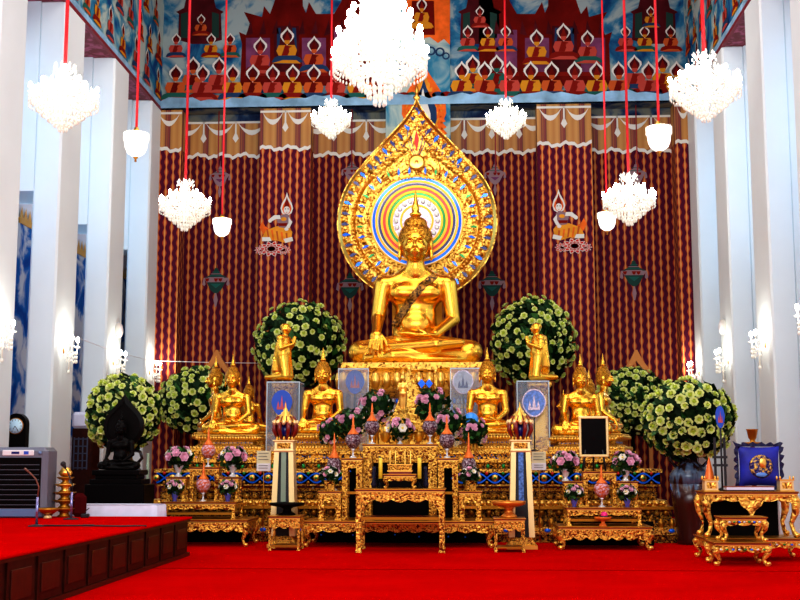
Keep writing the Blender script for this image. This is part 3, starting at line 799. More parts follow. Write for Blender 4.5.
# ================================================================== CHANDELIERS
def chand(loc, R, Hh, label, arms, tiers, group, cordw=.022, light=30):
    """crystal chandelier. R outer radius, Hh height of body, loc centre of body"""
    r = thing('crystal_chandelier', label, 'chandelier', loc, 0, group)
    top = Hh * .5
    MB().tube([(0, 0, top), (0, 0, ZT - loc[2])], cordw, REDC, 8).build('red_cord', r)
    b = MB().lathe([(0, -top * .75), (.03 * R, -top * .72), (.10 * R, -top * .55), (.30 * R, -top * .45), (.12 * R, -top * .34), (.08 * R, -.05), (.17 * R, top * .1), (.06 * R, top * .25), (.08 * R, top * .8), (.13 * R, top * .86), (.05 * R, top), (0, top)], CRYS, 16)
    b.build('stem', r)
    c = MB()
    for i in range(8):       # scrolled crown
        a = 2 * PI * i / 8
        f = lambda rr, z: (rr * R * math.cos(a), rr * R * math.sin(a), z * top)
        c.tube([f(.08, .62), f(.24, .78), f(.34, .92), f(.30, .98), f(.25, .90)], .022 * R, CRYS, 6)
        c.ball(f(.34, .76), (.03 * R, .03 * R, .055 * R), CRYSD, 6)
    c.build('crown', r)
    arm = None
    for (rr, z0, n, ph) in tiers:
        for i in range(n):
            a = 2 * PI * (i + ph) / n
            if True:
                m = MB(); q = R * rr
                m.tube([(.06 * R, 0, z0 - .02 * R), (.35 * q, 0, z0 - .26 * R), (.75 * q, 0, z0 - .22 * R), (.97 * q, 0, z0 - .06 * R), (q, 0, z0)], .022 * R, CRYS, 6)
                m.lathe([(0, 0), (.05 * R, .0), (.085 * R, .03 * R), (.03 * R, .035 * R), (.026 * R, .15 * R), (0, .15 * R)], CRYS, 10, c=(q, 0, z0))
                key = ('arm', R, rr, z0)
                if key not in KIDS:
                    o = m.build('arm', r); KIDS[key] = o.data
                    m2 = MB().ball((q, 0, z0 + .22 * R), (.062 * R, .062 * R, .10 * R), BULB, 10)
                    o2 = m2.build('bulb', r); KIDS[key + ('b',)] = o2.data
                else:
                    o = bpy.data.objects.new('arm', KIDS[key]); COL.objects.link(o); o.parent = r
                    o2 = bpy.data.objects.new('bulb', KIDS[key + ('b',)]); COL.objects.link(o2); o2.parent = r
                o.rotation_euler = o2.rotation_euler = (0, 0, a)
    d = MB(); rr_ = random.Random(int(R * 1000))
    dr = R * .030
    def drop(x, y, z, s=1): d.ball((x, y, z), (dr * s, dr * s, dr * 2.0 * s), CRYSD, 6)
    for (rr, z0, n, ph) in tiers:
        q = R * rr
        m = n * 4
        for i in range(m):
            a = 2 * PI * i / m
            for k in range(3):
                drop(q * math.cos(a), q * math.sin(a), z0 - (.06 + .12 * k) * R, 1 - .12 * k)
        for i in range(n * 3):   # bead strings up to the stem
            a = 2 * PI * (i + .5) / (n * 3)
            for k in range(1, 8):
                t = k / 8
                d.ball((q * t * math.cos(a), q * t * math.sin(a), z0 + R * (.45 * (1 - t) ** 1.6 - .02)), dr * .8, CRYSD, 5)
    for ring, zz, m in ((.92, -.10, 40), (.78, -.28, 36), (.62, -.42, 30), (.44, -.55, 22), (.26, -.68, 14), (.12, -.80, 8), (.85, .14, 26), (.62, .32, 20), (.40, .45, 14)):
        for i in range(m):
            a = 2 * PI * i / m + ring
            for k in range(2): drop(R * ring * math.cos(a), R * ring * math.sin(a), zz * top * 1.15 - k * .12 * R, 1.15)
    drop(0, 0, -top * .9, 2.2)
    d.build('crystal_drops', r)['kind'] = 'stuff'
    point('chandelier_light', (loc[0], loc[1], loc[2] + .02), light, .03)
    return r
def tiers_small(R): return [(1.0, -.05 * R, 10, 0), (.62, .22 * R, 6, .5)]
cl = [(64, 96, 13.6, .40, .80, 'crystal chandelier nearest the left edge, hanging in front of white columns', 32),
      (705, 85, 13.6, .40, .80, 'crystal chandelier nearest the right edge, hanging in front of white columns', 32),
      (185, 204, 19.0, .41, .82, 'crystal chandelier low on the left in front of the brocade wall', 32),
      (629, 198, 19.0, .41, .82, 'crystal chandelier low on the right in front of the brocade wall', 32),
      (331, 118, 23.6, .39, .80, 'small distant chandelier just left of the pointed halo', 20),
      (506, 118, 23.6, .39, .80, 'small distant chandelier just right of the pointed halo', 20)]
for px, py, Y, R, hh, lab, en in cl:
    chand(tuple(P(px, py, Y)), R, hh, lab, 8, tiers_small(R), 'six matching crystal chandeliers', light=en * .9)
Rb = .52
chand(tuple(P(380, 48, 12.9)), Rb, 1.25, 'largest crystal chandelier at top centre above the halo, several tiers of lights', 12,
      [(1.0, -.14, 14, 0), (.90, .06, 12, .5), (.66, .30, 10, 0), (.42, .50, 7, .3)], 'large central chandelier', .03, 45)
def bell(px, py, Y, lab):
    p = P(px, py, Y)
    r = thing('bell_lantern', lab, 'lantern', tuple(p), 0, 'bell-shaped hanging lanterns')
    s = 1.0
    MB().tube([(0, 0, .2), (0, 0, ZT - p.z)], .018, REDC, 8).build('red_cord', r)
    MB().lathe([(0, .15), (.05, .15), (.10, .17), (.04, .20), (.03, .235), (0, .24)], GOLD2, 16).build('gold_cap', r)
    b = MB().lathe([(.0, -.19), (.05, -.18), (.12, -.13), (.15, -.06), (.165, .05), (.172, .13), (.165, .15), (.0, .155)], SHADE, 20)
    for i in range(20):
        a = 2 * PI * i / 20; b.box(-.004, .004, .165, .178, .05, .15, CRYS, Matrix.Rotation(a, 4, 'Z'))
    b.build('glass_shade', r)
    MB().lathe([(0, -.26), (.018, -.25), (.012, -.22), (.04, -.19), (0, -.185)], GDK, 10).build('finial', r)
    point('lantern_light', (p.x, p.y - .25, p.z), 10, .03)
bell(136, 144, 16.1, 'bell lantern on a red cord, high on the left')
bell(659, 138, 16.1, 'bell lantern on a red cord, high on the right')
bell(222, 227, 21.8, 'bell lantern beside the low left chandelier')
bell(607, 221, 21.8, 'bell lantern touching the low right chandelier')
for px, pyt, pyb, lab in ((219, 116, 170, 'far left dark red cord hanging into the brocade bay'), (352, 116, 165, 'dark red cord hanging left of the halo'),
                     (495, 116, 170, 'dark red cord hanging right of the halo'), (636, 116, 172, 'far right dark red cord hanging into the brocade bay')):
    a = P(px, pyt, 26.1); b_ = P(px, pyb, 26.1)
    r = thing('hanging_cord', lab, 'cord', (a.x, a.y, b_.z), 0, 'dark cords in the bays')
    MB().tube([(0, 0, 0), (0, 0, ZB - b_.z)], .014, DKRED, 6).build('cord', r)
    MB().lathe([(0, -.07), (.03, -.05), (.01, 0), (0, 0)], DKRED, 8).build('tassel', r)

# ================================================================== STATUES
def buddha_prims(fing=True, right_knee=True):
    p = []
    A = p.append
    # crossed legs
    A(ell((0, .34, .36), (.62, .40, .34), .1))
    A(cap((-.28, .30, .36), (-1.08, -.06, .27), .30, .235, .08)); A(cap((.28, .30, .36), (1.08, -.06, .27), .30, .235, .08))
    A(cap((1.02, -.10, .21), (-.40, -.50, .15), .20, .135, .05)); A(cap((-.45, -.50, .14), (-.92, -.36, .12), .12, .09, .04))
    A(cap((-1.02, -.12, .26), (.42, -.50, .36), .20, .125, .03)); A(cap((.42, -.50, .37), (.90, -.40, .42), .11, .075, .04))
    A(ell((0, -.1, .10), (1.1, .45, .13), .06))
    # trunk
    A(ell((0, .20, .72), (.45, .29, .34), .08)); A(ell((0, .18, 1.02), (.41, .26, .34), .1))
    A(ell((0, .18, 1.42), (.53, .28, .36), .1)); A(cap((-.58, .20, 1.66), (.58, .20, 1.66), .17, .17, .1))
    A(ell((-.25, -.02, 1.46), (.25, .12, .17), .07)); A(ell((.25, -.02, 1.46), (.25, .12, .17), .07))
    A(ell((0, -.06, .82), (.26, .10, .2), .1))
    A(cap((-.38, .2, 1.74), (0, .14, 1.96), .12, .15, .1)); A(cap((.38, .2, 1.74), (0, .14, 1.96), .12, .15, .1))
    # arms
    A(cap((-.64, .2, 1.64), (-.75, .14, .98), .185, .135, .05)); A(cap((-.75, .14, .98), (-.74, -.36, .62), .130, .085, .03))
    A(cap((.64, .2, 1.64), (.74, .14, .94), .185, .135, .05)); A(cap((.74, .14, .94), (.40, -.30, .60), .130, .085, .03))
    A(ell((-.74, -.44, .53), (.13, .075, .13), .03)); A(ell((.18, -.38, .57), (.24, .14, .055), .03))
    if fing:
        for i, (dx, L) in enumerate(((-.105, .25), (-.037, .31), (.031, .33), (.098, .28))):
            A(cap((-.74 + dx, -.49, .46), (-.74 + dx * 1.15, -.53, .46 - L * .55), .036, .033, .012))
            A(cap((-.74 + dx * 1.15, -.53, .46 - L * .55), (-.74 + dx * 1.15, -.52, .46 - L), .033, .024, .01))
        A(cap((-.64, -.44, .56), (-.55, -.50, .44), .040, .034, .012)); A(cap((-.55, -.50, .44), (-.53, -.52, .35), .034, .026, .01))
        for i, (dy, L) in enumerate(((-.10, .30), (-.035, .34), (.03, .33), (.09, .27))):
            A(cap((.02, -.38 + dy, .575), (.02 - L * .5, -.40 + dy, .60), .034, .031, .012))
            A(cap((.02 - L * .5, -.40 + dy, .60), (.02 - L, -.40 + dy, .60), .031, .022, .01))
        A(cap((.22, -.48, .60), (.08, -.50, .66), .038, .028, .012))
    # neck & head
    A(cap((0, .14, 1.85), (0, .10, 2.22), .175, .165, .05))
    A(ell((0, .10, 2.46), (.285, .31, .36), .04)); A(ell((0, .02, 2.28), (.235, .235, .19), .07))
    A(ell((0, -.13, 2.17), (.075, .07, .06), .04))
    for s in (-1, 1):
        A(ell((s * .31, .12, 2.44), (.045, .09, .17), .02)); A(ell((s * .315, .10, 2.22), (.042, .06, .12), .02))
        A(ell((s * .115, -.165, 2.34), (.09, .06, .08), .05))       # cheeks
        A(cut((s * .115, -.235, 2.445), (.095, .060, .036), .018))     # eye sockets
        A(ell((s * .115, -.185, 2.452), (.070, .045, .026), .012))
        A(cap((s * .04, -.235, 2.50), (s * .12, -.235, 2.535), .022, .022, .012)); A(cap((s * .12, -.235, 2.535), (s * .20, -.17, 2.50), .022, .013, .012))
    A(cap((0, -.215, 2.50), (0, -.285, 2.355), .028, .046, .018)); A(ell((0, -.265, 2.34), (.075, .04, .030), .015))
    A(cap((-.085, -.195, 2.248), (.0, -.230, 2.258), .017, .025, .010)); A(cap((.085, -.195, 2.248), (.0, -.230, 2.258), .017, .025, .010))
    A(cap((-.055, -.195, 2.215), (.055, -.195, 2.215), .022, .022, .012)); A(cut((0, -.245, 2.236), (.10, .035, .009), .006))
    return p
def hair_prims():
    p = [ell((0, .15, 2.56), (.345, .345, .35), .03), ell((0, .16, 2.87), (.235, .235, .15), .04), ell((0, .2, 2.34), (.31, .27, .22), .06),
         cut((0, -.34, 2.36), (.27, .33, .31), .03), cut((0, -.1, 2.06), (.5, .5, .15), .02)]
    return p
def flame(mb, z0, mat, s=1.0, y=.16):
    mb.lathe([(0, z0), (.10 * s, z0), (.125 * s, z0 + .05 * s), (.07 * s, z0 + .10 * s), (.085 * s, z0 + .15 * s), (.055 * s, z0 + .26 * s), (.03 * s, z0 + .38 * s), (.008, z0 + .54 * s), (0, z0 + .55 * s)], mat, 14, c=(0, y, 0))
def wrap(mb, bvh, pts, w, off, mat, depth=None):
    """band laid on a surface; pts (x,z) polyline seen from the front"""
    L = []
    for i in range(len(pts) - 1):
        a, b = pts[i], pts[i + 1]
        n = max(1, int(math.hypot(b[0] - a[0], b[1] - a[1]) / .04))
        for k in range(n): L.append((a[0] + (b[0] - a[0]) * k / n, a[1] + (b[1] - a[1]) * k / n))
    L.append(pts[-1])
    rows = []
    for i, (x, z) in enumerate(L):
        a = L[max(0, i - 1)]; b = L[min(len(L) - 1, i + 1)]
        d = Vector((b[0] - a[0], b[1] - a[1])).normalized(); nx, nz = -d.y, d.x
        row = []
        for k in (-1, -.5, 0, .5, 1):
            X, Zz = x + nx * w * .5 * k, z + nz * w * .5 * k
            hit = bvh.ray_cast(Vector((X, -3, Zz)), Vector((0, 1, 0)))
            y = hit[0].y if hit[0] else None
            row.append([X, y, Zz])
        ys = [r[1] for r in row if r[1] is not None]
        if not ys: continue
        for r in row:
            if r[1] is None: r[1] = max(ys)
            r[1] -= off
        rows.append(row)
    vs = [tuple(r) for row in rows for r in row]; fs = []
    for j in range(len(rows) - 1):
        for k in range(4): fs.append([j * 5 + k, j * 5 + k + 1, (j + 1) * 5 + k + 1, (j + 1) * 5 + k])
    mb.add(vs, fs, mat, True)
def make_buddha(res, gold, hairm, label, name='seated_buddha_statue', big=False):
    r = thing(name, label, 'statue')
    pr = buddha_prims()
    if not big: pr = [((q[0], q[1], q[2], q[3] * (1.25 if q[3] < .05 else 1), q[4] * (1.25 if q[4] < .05 else 1), q[5], q[6]) if q[0] == 'c' else q) for q in pr]
    o, bvh = sculpt_obj('body', pr, res, (-1.5, -.85, -.1), (1.5, .9, 3.0), gold, r)
    sculpt_obj('hair', hair_prims(), res, (-.5, -.4, 1.9), (.5, .7, 3.2), hairm, r)
    b = MB(); flame(b, 3.02, gold); b.build('flame_finial', r)
    b = MB()
    if big:
        wrap(b, bvh, [(.40, 1.82), (.16, 1.60), (-.12, 1.25), (-.34, .95), (-.42, .78)], .155, .016, SASH)
        b.build('shoulder_sash', r)
        b = MB()
    # robe hems: chest edge, waist folds, shin folds
    wrap(b, bvh, [(.55, 1.74), (.30, 1.38), (.05, 1.24), (-.20, 1.22), (-.42, 1.30), (-.52, 1.42)], .04, .016, gold)
    wrap(b, bvh, [(-.42, .76), (-.2, .70), (0, .69), (.2, .70), (.44, .78)], .05, .018, gold)
    wrap(b, bvh, [(-.40, .84), (-.2, .79), (0, .78), (.2, .79), (.42, .86)], .03, .014, gold)
    wrap(b, bvh, [(.12, 1.22), (.16, .95), (.14, .72)], .05, .012, gold)
    b.build('robe_hem', r)
    return r
SB = 0.957
ZALT = Z_(451, 18.85)
big = make_buddha(.017, GOLD, HAIR, 'giant golden seated Buddha with patterned sash in front of the pointed halo', big=True)
pb = P(415.5, 366, 22.5)
big.location = pb; big.scale = (SB,) * 3
def lotus_pedestal(parent, hw, hd, h, s=1, mat=CARVS, ins=BLUEI, rows=None):
    """stepped gilt pedestal under a statue, local coords, top at z=0"""
    b = MB()
    prof = [(1.0, 0), (1.02, -.06), (.95, -.10), (1.06, -.20), (1.02, -.30), (.88, -.36), (.80, -.40), (.80, -.56), (.88, -.60), (.96, -.70), (1.08, -.80), (1.12, -.95), (1.12, -1.0)]
    vs = []; fs = []
    for (k, z) in prof[::-1]:
        for (sx, sy) in ((-1, -1), (1, -1), (1, 1), (-1, 1)): vs.append((sx * (hw * k), sy * (hd + hw * (k - 1)), z * h))
    n = len(prof)
    for j in range(n - 1):
        for i in range(4): fs.append([j * 4 + i, j * 4 + (i + 1) % 4, (j + 1) * 4 + (i + 1) % 4, (j + 1) * 4 + i])
    fs.append([0, 3, 2, 1]); fs.append([(n - 1) * 4 + i for i in range(4)])
    b.add(vs, fs, mat)
    # petals and inlaid beads along the front and sides
    q = b
    m = max(12, int(hw * 2 / (.09 * h + .04)))
    for (zz, kk, hh) in ((-.20, 1.05, .17), (-.80, 1.09, .17)):
        for i in range(m):
            x = -hw * kk + 2 * hw * kk * (i + .5) / m
            q.ball((x, -(hd + hw * (kk - 1)), zz * h), (hw * kk / m * .92, .035 * h + .01, hh * h * .62), GOLD2, 7)
        md = max(3, int(m * hd / hw))
        for i in range(md):
            y = -hd * kk + 2 * hd * kk * (i + .5) / md
            for sg in (-1, 1): q.ball((sg * hw * kk, y, zz * h), (.035 * h + .01, hd * kk / md * .9, hh * h * .62), GOLD2, 7)
    for i in range(m):
        x = -hw * .8 + 1.6 * hw * (i + .5) / m
        q.ball((x, -(hd - hw * .2), -.48 * h), (hw * .8 / m * .5, .02, .05 * h), ins if i % 2 else WHITEI, 6)
    return b.build('pedestal', parent)
lotus_pedestal(big, 1.36, .9, (pb.z - ZALT) / SB)
b = MB()
for zz in (-.72, -.92):
    b.box(-1.12, 1.12, -.665, -.62, zz - .06, zz + .06, REDL)
    for i in range(30):
        b.ball((-1.09 + 2.18 * (i + .5) / 30, -.68, zz), (.030, .025, .05), (WHITEI, BLUEI, WHITEI)[i % 3], 7)
b.build('jewelled_band', big)
# gable with blue inlay hung on the front of the throne
b = MB()
zt = -.02
y_ = -1.12
b.prism([(-.62, -1.3), (-.50, -1.3), (-.10, -.30), (-.10, -.10), (.45, -.10), (.45, -1.3), (.40, -1.3), (.40, -.16), (-.06, -.16), (.0, -.3), (.30, -1.3), (-.62, -1.32)], y_ - .06, y_, CARVS)
b.prism([(-.42, -1.3), (.28, -1.3), (.28, -.9), (.0, -.25), (-.12, -.5)], y_ - .03, y_, CARV)
for i, (x, z) in enumerate(((.16, -.42), (.24, -.62), (.14, -.72), (.30, -.42), (.34, -.82), (.22, -.92))):
    b.add([(x - .07, y_ - .07, z), (x, y_ - .07, z - .09), (x + .07, y_ - .07, z), (x, y_ - .07, z + .09)], [[0, 1, 2, 3]], (BLUEI, NAVY, REDI)[i % 3])
b.build('throne_gable', big)

# ---------------- halo
hc = P(417, 222, 23.9); ks = 23.9 / 1200 * 1.008
RGD = plain('ring_gold', (.55, .25, .02), .35, .9)
halo = thing('pointed_halo', 'tall teardrop golden halo with coloured rings behind the giant Buddha', 'halo', tuple(hc))
def tear(R, apex, n=72, sharp=1.0):
    """teardrop outline radius R, apex height above centre (px units)"""
    pts = []
    # circle below, concave flanks to the apex above
    a0 = math.radians(38)
    for i in range(n + 1):
        a = a0 - (PI + 2 * a0) * i / n
        pts.append((R * math.cos(a), R * math.sin(a)))
    xs, zs = R * math.cos(PI - a0), R * math.sin(a0)
    left = []
    m = 16
    for i in range(1, m):
        t = i / m
        # bezier from (-xs,zs) tangent up to apex
        p0 = Vector((xs, zs)); p1 = p0 + Vector((math.sin(a0), math.cos(a0))) * R * .55; p3 = Vector((0, apex)); p2 = p3 + Vector((-.085 * R, -.30 * R))
        q = p0 * (1 - t) ** 3 + p1 * 3 * t * (1 - t) ** 2 + p2 * 3 * t * t * (1 - t) + p3 * t ** 3
        left.append((q.x, q.y))
    pts += left + [(0, apex)] + [(-x, z) for x, z in left[::-1]]
    return pts
def scaled(pts): return [(x * ks, z * ks) for x, z in pts]
def ringstrip(mb, pa, pb, ya, yb, mat):
    n = len(pa)
    mb.add([(x, ya, z) for x, z in pa] + [(x, yb, z) for x, z in pb], [[i, (i + 1) % n, n + (i + 1) % n, n + i] for i in range(n)], mat)
o1 = scaled(tear(81, 130)); o2 = scaled(tear(66, 106)); o3 = scaled(tear(63, 100)); o4 = scaled(tear(50, 74))
b = MB(); b.prism(o1, -.06, .06, CARVH); b.build('back_plate', halo)
b = MB(); ringstrip(b, scaled(tear(80, 128)), scaled(tear(77, 122)), -.06, -.12, GOLD2); ringstrip(b, scaled(tear(77, 122)), scaled(tear(75, 119)), -.12, -.08, GOLD2)
ringstrip(b, scaled(tear(66, 104)), scaled(tear(64, 100)), -.06, -.14, GOLD2); ringstrip(b, scaled(tear(64, 100)), scaled(tear(62, 96)), -.14, -.07, GOLD2)
b.build('raised_border', halo)
# outer flame petals with blue and navy gaps
def along(pts, n, closed=True):
    P2_ = [Vector(p) for p in pts] + ([Vector(pts[0])] if closed else [])
    L = [0]
    for i in range(len(P2_) - 1): L.append(L[-1] + (P2_[i + 1] - P2_[i]).length)
    out = []
    for k in range(n):
        d = L[-1] * (k + .5) / n
        i = max(j for j in range(len(L)) if L[j] <= d); i = min(i, len(P2_) - 2)
        t = (d - L[i]) / max(1e-9, L[i + 1] - L[i])
        out.append((P2_[i].lerp(P2_[i + 1], t), (P2_[i + 1] - P2_[i]).normalized()))
    return out
def frieze(name, track, n, size, gap, ymid, n_blue=2):
    b = MB()
    for k, (p, t) in enumerate(along(track, n)):
        nrm = Vector((t.y, -t.x))
        if nrm.dot(p) < 0: nrm = -nrm
        upd = t if (t.y > 0) else -t
        # swirling leaf
        def W(a, c): q = p + upd * a * size + nrm * c * size; return q
        c = W(0, 0)
        ang = math.atan2(upd.y, upd.x)
        Mx = Matrix.Translation((c.x, ymid, c.y)) @ Matrix.Rotation(-ang, 4, 'Y')
        b.ball((0, 0, 0), (size * .62, .045, size * .40), CARVH, 8, Mx)
        c2 = W(.25, .35); b.ball((c2.x, ymid - .02, c2.y), (size * .26, .05, size * .26), GOLD2, 8)
        c3 = W(-.30, -.25); b.ball((c3.x, ymid - .01, c3.y), (size * .24, .045, size * .24), GOLD2, 8)
        # dark enamel wedge between leaves
        m = [W(.55, -.70), W(.95, -.1), W(.80, .75), W(.50, .10)]
        b.add([(v.x, ymid + .005 - .022, v.y) for v in m], [[0, 1, 2, 3]], gap[k % len(gap)])
    return b.build(name, halo)
frieze('flame_frieze', scaled(tear(73, 114)), 46, .15, (NAVY, NAVY, BLUEI), -.085)
frieze('leaf_frieze', scaled(tear(57.5, 60)), 34, .115, (BLUEI, GREENI, BLUEI), -.085)
bd = MB()
for k, (p, t) in enumerate(along(scaled(tear(65, 102)), 120)): bd.ball((p.x, -.13, p.y), (.03, .03, .03), GOLD2, 6)
for k, (p, t) in enumerate(along(scaled(tear(50, 51)), 90)): bd.ball((p.x, -.12, p.y), (.024, .03, .024), GOLD2, 6)
bd.build('bead_rows', halo)
# peak ornament: nested leaves and a medallion
b = MB()
Z0 = 62
for (w_, za, zb, yy, mt) in ((16, 60, 118, -.09, CARVH), (10.5, 62, 114, -.10, NAVY), (9.5, 63, 112, -.11, CARVH), (6.5, 66, 104, -.12, NAVY), (5.5, 67, 102, -.13, CARVH), (2.5, 72, 94, -.14, REDI)):
    b.prism([(x * ks, z * ks) for x, z in leaf(0, za, zb, w_)], yy, -.05, mt)
b.lathe([(0, .0), (.16, .0), (.17, .04), (.12, .07), (.06, .05), (0, .09)], GOLD2, 18, Matrix.Translation((0, -.10, 60 * ks)) @ Matrix.Rotation(PI / 2, 4, 'X'))
for s_ in (-1, 1):
    for k in range(6):
        x_ = s_ * (14 + k * 5.5) * ks; z_ = (74 - k * 4.6) * ks
        b.ball((x_, -.10, z_), (.13, .05, .065), CARVH, 8); b.ball((x_ + s_ * .04, -.12, z_ - .08), (.045, .04, .045), GOLD2, 6)
        b.add([(x_ - .05, -.125, z_ + .12), (x_ + .05, -.125, z_ + .12), (x_, -.125, z_ + .02)], [[0, 2, 1]], NAVY)
b.build('peak_ornament', halo)
# central disc of coloured mirror rings
b = MB()
rings = [(47, RGD), (45.8, WHITEI), (44.8, BLUEI), (42.0, RGD), (39.8, WHITEI), (38.9, NAVY), (36.4, RGD), (34.2, REDI), (31.4, RGD), (29.2, GREENI), (26.4, RGD), (24.2, SILV), (17, RGD), (15, SILV)]
for i, (rr, mt) in enumerate(rings):
    rn = rings[i + 1][0] if i + 1 < len(rings) else 0
    n = 64
    yy = -.10 - (.02 if mt is RGD else .0)
    vs = [(rr * ks * math.cos(2 * PI * k / n), yy, rr * ks * math.sin(2 * PI * k / n)) for k in range(n)] + [(rn * ks * math.cos(2 * PI * k / n), yy, rn * ks * math.sin(2 * PI * k / n)) for k in range(n)]
    b.add(vs, [[k, (k + 1) % n, n + (k + 1) % n, n + k] for k in range(n)], mt)
    if mt is RGD:
        vs = [(rr * ks * math.cos(2 * PI * k / n), yy, rr * ks * math.sin(2 * PI * k / n)) for k in range(n)] + [(rr * ks * math.cos(2 * PI * k / n), -.05, rr * ks * math.sin(2 * PI * k / n)) for k in range(n)]
        b.add(vs, [[k, n + k, n + (k + 1) % n, (k + 1) % n] for k in range(n)], mt)
for k in range(20):
    a = 2 * PI * k / 20; b.ball((21 * ks * math.cos(a), -.12, 21 * ks * math.sin(a)), (.05, .03, .05), WHITEI, 6)
b.build('ring_disc', halo)
MB().box(-.5, .5, -.05, .05, ZALT - hc.z, -60 * ks, GDK).build('support_post', halo)
b = MB().lathe([(0, 0), (.05, 0), (.08, .06), (.03, .12), (.045, .18), (.01, .34), (0, .35)], GOLD2, 10, c=(0, 0, 127 * ks)); b.build('tip_finial', halo)

# ---------------- smaller Buddhas
sm = make_buddha(.024, GOLD, HAIR, 'x', 'seated_buddha_statue')
lotus_pedestal(sm, 1.32, .75, .80)
def place_sm(px, pyb, Y, h_px, rz, lab, first=False, ped=True):
    loc = P(px, pyb, Y); s = (h_px * Y / F) / 3.57
    k_ = (loc.z - ZALT) / s / .80
    if first:
        [c for c in ALLC(sm) if c.name.startswith('pedestal')][0].scale.z = k_
        sm.location = loc; sm.rotation_euler = (0, 0, rz); sm.scale = (s,) * 3; sm['label'] = lab; sm['group'] = 'smaller golden seated Buddhas'; return sm
    o = dup(sm, loc, rz, lab, s)
    [c for c in ALLC(o) if c.name.startswith('pedestal')][0].scale.z = k_
    return o
place_sm(322, 434, 20.0, 87, 0, 'golden seated Buddha left of the central offering tables, facing forward', True)
place_sm(488, 434, 20.0, 87, 0, 'golden seated Buddha right of the central offering tables, facing forward')
place_sm(231, 435, 20.3, 82, 0, 'golden seated Buddha facing forward, main figure of the far left cluster')
place_sm(582, 436, 20.3, 82, 0, 'golden seated Buddha behind the black picture frame, facing forward')
place_sm(211, 433, 21.4, 78, math.radians(-78), 'golden Buddha turned to the left wall, behind the far left forward-facing one')
place_sm(608, 434, 21.4, 80, math.radians(75), 'golden Buddha turned to the right wall, behind the black picture frame')
place_sm(249, 432, 22.4, 56, math.radians(170), 'small golden Buddha facing away, behind the far left cluster')
place_sm(590, 432, 22.5, 62, math.radians(170), 'small golden Buddha facing away, behind the right cluster')
place_sm(562, 440, 21.35, 50, math.radians(-80), 'little golden Buddha turned left, beside the right acrylic case')

# black shrine Buddha
bs = make_buddha(.032, BLKS, BLKS, 'black seated Buddha with a black pointed halo, behind the red platform')
Yb = 16.9
bs.location = P(119, 470, Yb); bs.scale = (.235,) * 3
b = MB(); kk = Yb / F / .235
b.prism([(x * kk, (z + 44) * kk) for x, z in tear(21, 34)], .75, .85, BLKS); ringstrip(b, [(x * kk, (z + 44) * kk) for x, z in tear(21, 34)], [(x * kk, (z + 44) * kk) for x, z in tear(17, 26)], .75, .66, BLKS); b.build('pointed_halo', bs)
b = MB()
for k, (x, z0_, z1_) in enumerate(((24, 0, -5), (21, -5, -9), (26, -9, -14), (30, -14, -37), (34, -37, -41), (36, -41, -104))):
    b.box(-x * kk, x * kk, -x * kk * .5, x * kk * .5 + .6, z1_ * kk, z0_ * kk, BLKL, bev=.04)
b.build('plinth', bs)

# kneeling disciples
def disciple_prims():
    p = []; A = p.append     # faces +x, height 2.0 kneeling
    A(cap((0, 0, .95), (0.02, 0, .22), .20, .17, .1)); A(cap((-.0, .10, .9), (.12, .13, .14), .18, .14, .06)); A(cap((-.0, -.10, .9), (.12, -.13, .14), .18, .14, .06))
    A(cap((.12, .13, .12), (-.55, .13, .10), .13, .09, .04)); A(cap((.12, -.13, .12), (-.55, -.13, .10), .13, .09, .04))
    A(ell((0, 0, 1.0), (.22, .26, .22), .08)); A(ell((.01, 0, 1.28), (.19, .25, .32), .08)); A(cap((-.02, -.24, 1.50), (-.02, .24, 1.50), .13, .13, .08))
    A(cap((0, 0, 1.5), (.04, 0, 1.72), .10, .09, .04)); A(ell((.05, 0, 1.86), (.155, .14, .19), .03)); A(ell((-.0, 0, 1.93), (.15, .14, .13), .03)); A(ell((.11, 0, 1.76), (.08, .09, .07), .03))
    A(cap((.19, 0, 1.89), (.225, 0, 1.83), .016, .028, .02)); A(cap((.18, -.03, 1.77), (.18, .03, 1.77), .02, .02, .012))
    A(cut((.205, .055, 1.885), (.03, .03, .014), .012)); A(cut((.205, -.055, 1.885), (.03, .03, .014), .012)); A(cut((.205, 0, 1.765), (.03, .05, .006), .006))
    for s in (-1, 1):
        A(ell((.02, s * .15, 1.84), (.045, .02, .09), .015))
        A(cap((-.02, s * .27, 1.47), (.02, s * .31, 1.12), .095, .075, .04)); A(cap((.02, s * .31, 1.12), (.30, s * .06, 1.28), .072, .05, .02))
        A(ell((.34, s * .03, 1.36), (.045, .028, .09), .015))
        for k in range(4): A(cap((.30 + .028 * k, s * .022, 1.42), (.33 + .026 * k, s * .020, 1.58 - .02 * abs(k - 1.4)), .017, .013, .006))
        A(cap((.29, s * .03, 1.38), (.26, s * .02, 1.46), .018, .014, .008))
    A(cap((-.16, .16, 1.5), (-.20, .1, .5), .10, .16, .1)); A(cap((-.16, -.1, 1.3), (-.26, -.05, .35), .10, .16, .1))
    return p
dis, _ = sculpt_obj('disciple_statue', disciple_prims(), .021, (-.8, -.55, -.1), (.7, .55, 2.2), GOLD)
tag(dis, 'golden kneeling disciple with joined hands atop the left case, facing right', 'statue', 'kneeling disciple statues')
Yd = 20.6; sd = (57 * Yd / F) / 2.05
dis.location = P(284, 380, Yd); dis.scale = (sd * 1.12, sd * 1.15, sd); dis.rotation_euler = (0, 0, math.radians(-18))
d2 = dis.copy(); COL.objects.link(d2); d2['label'] = 'golden kneeling disciple with joined hands atop the right case, facing left'
d2.location = P(538, 380, Yd); d2.rotation_euler = (0, 0, math.radians(180 + 18))
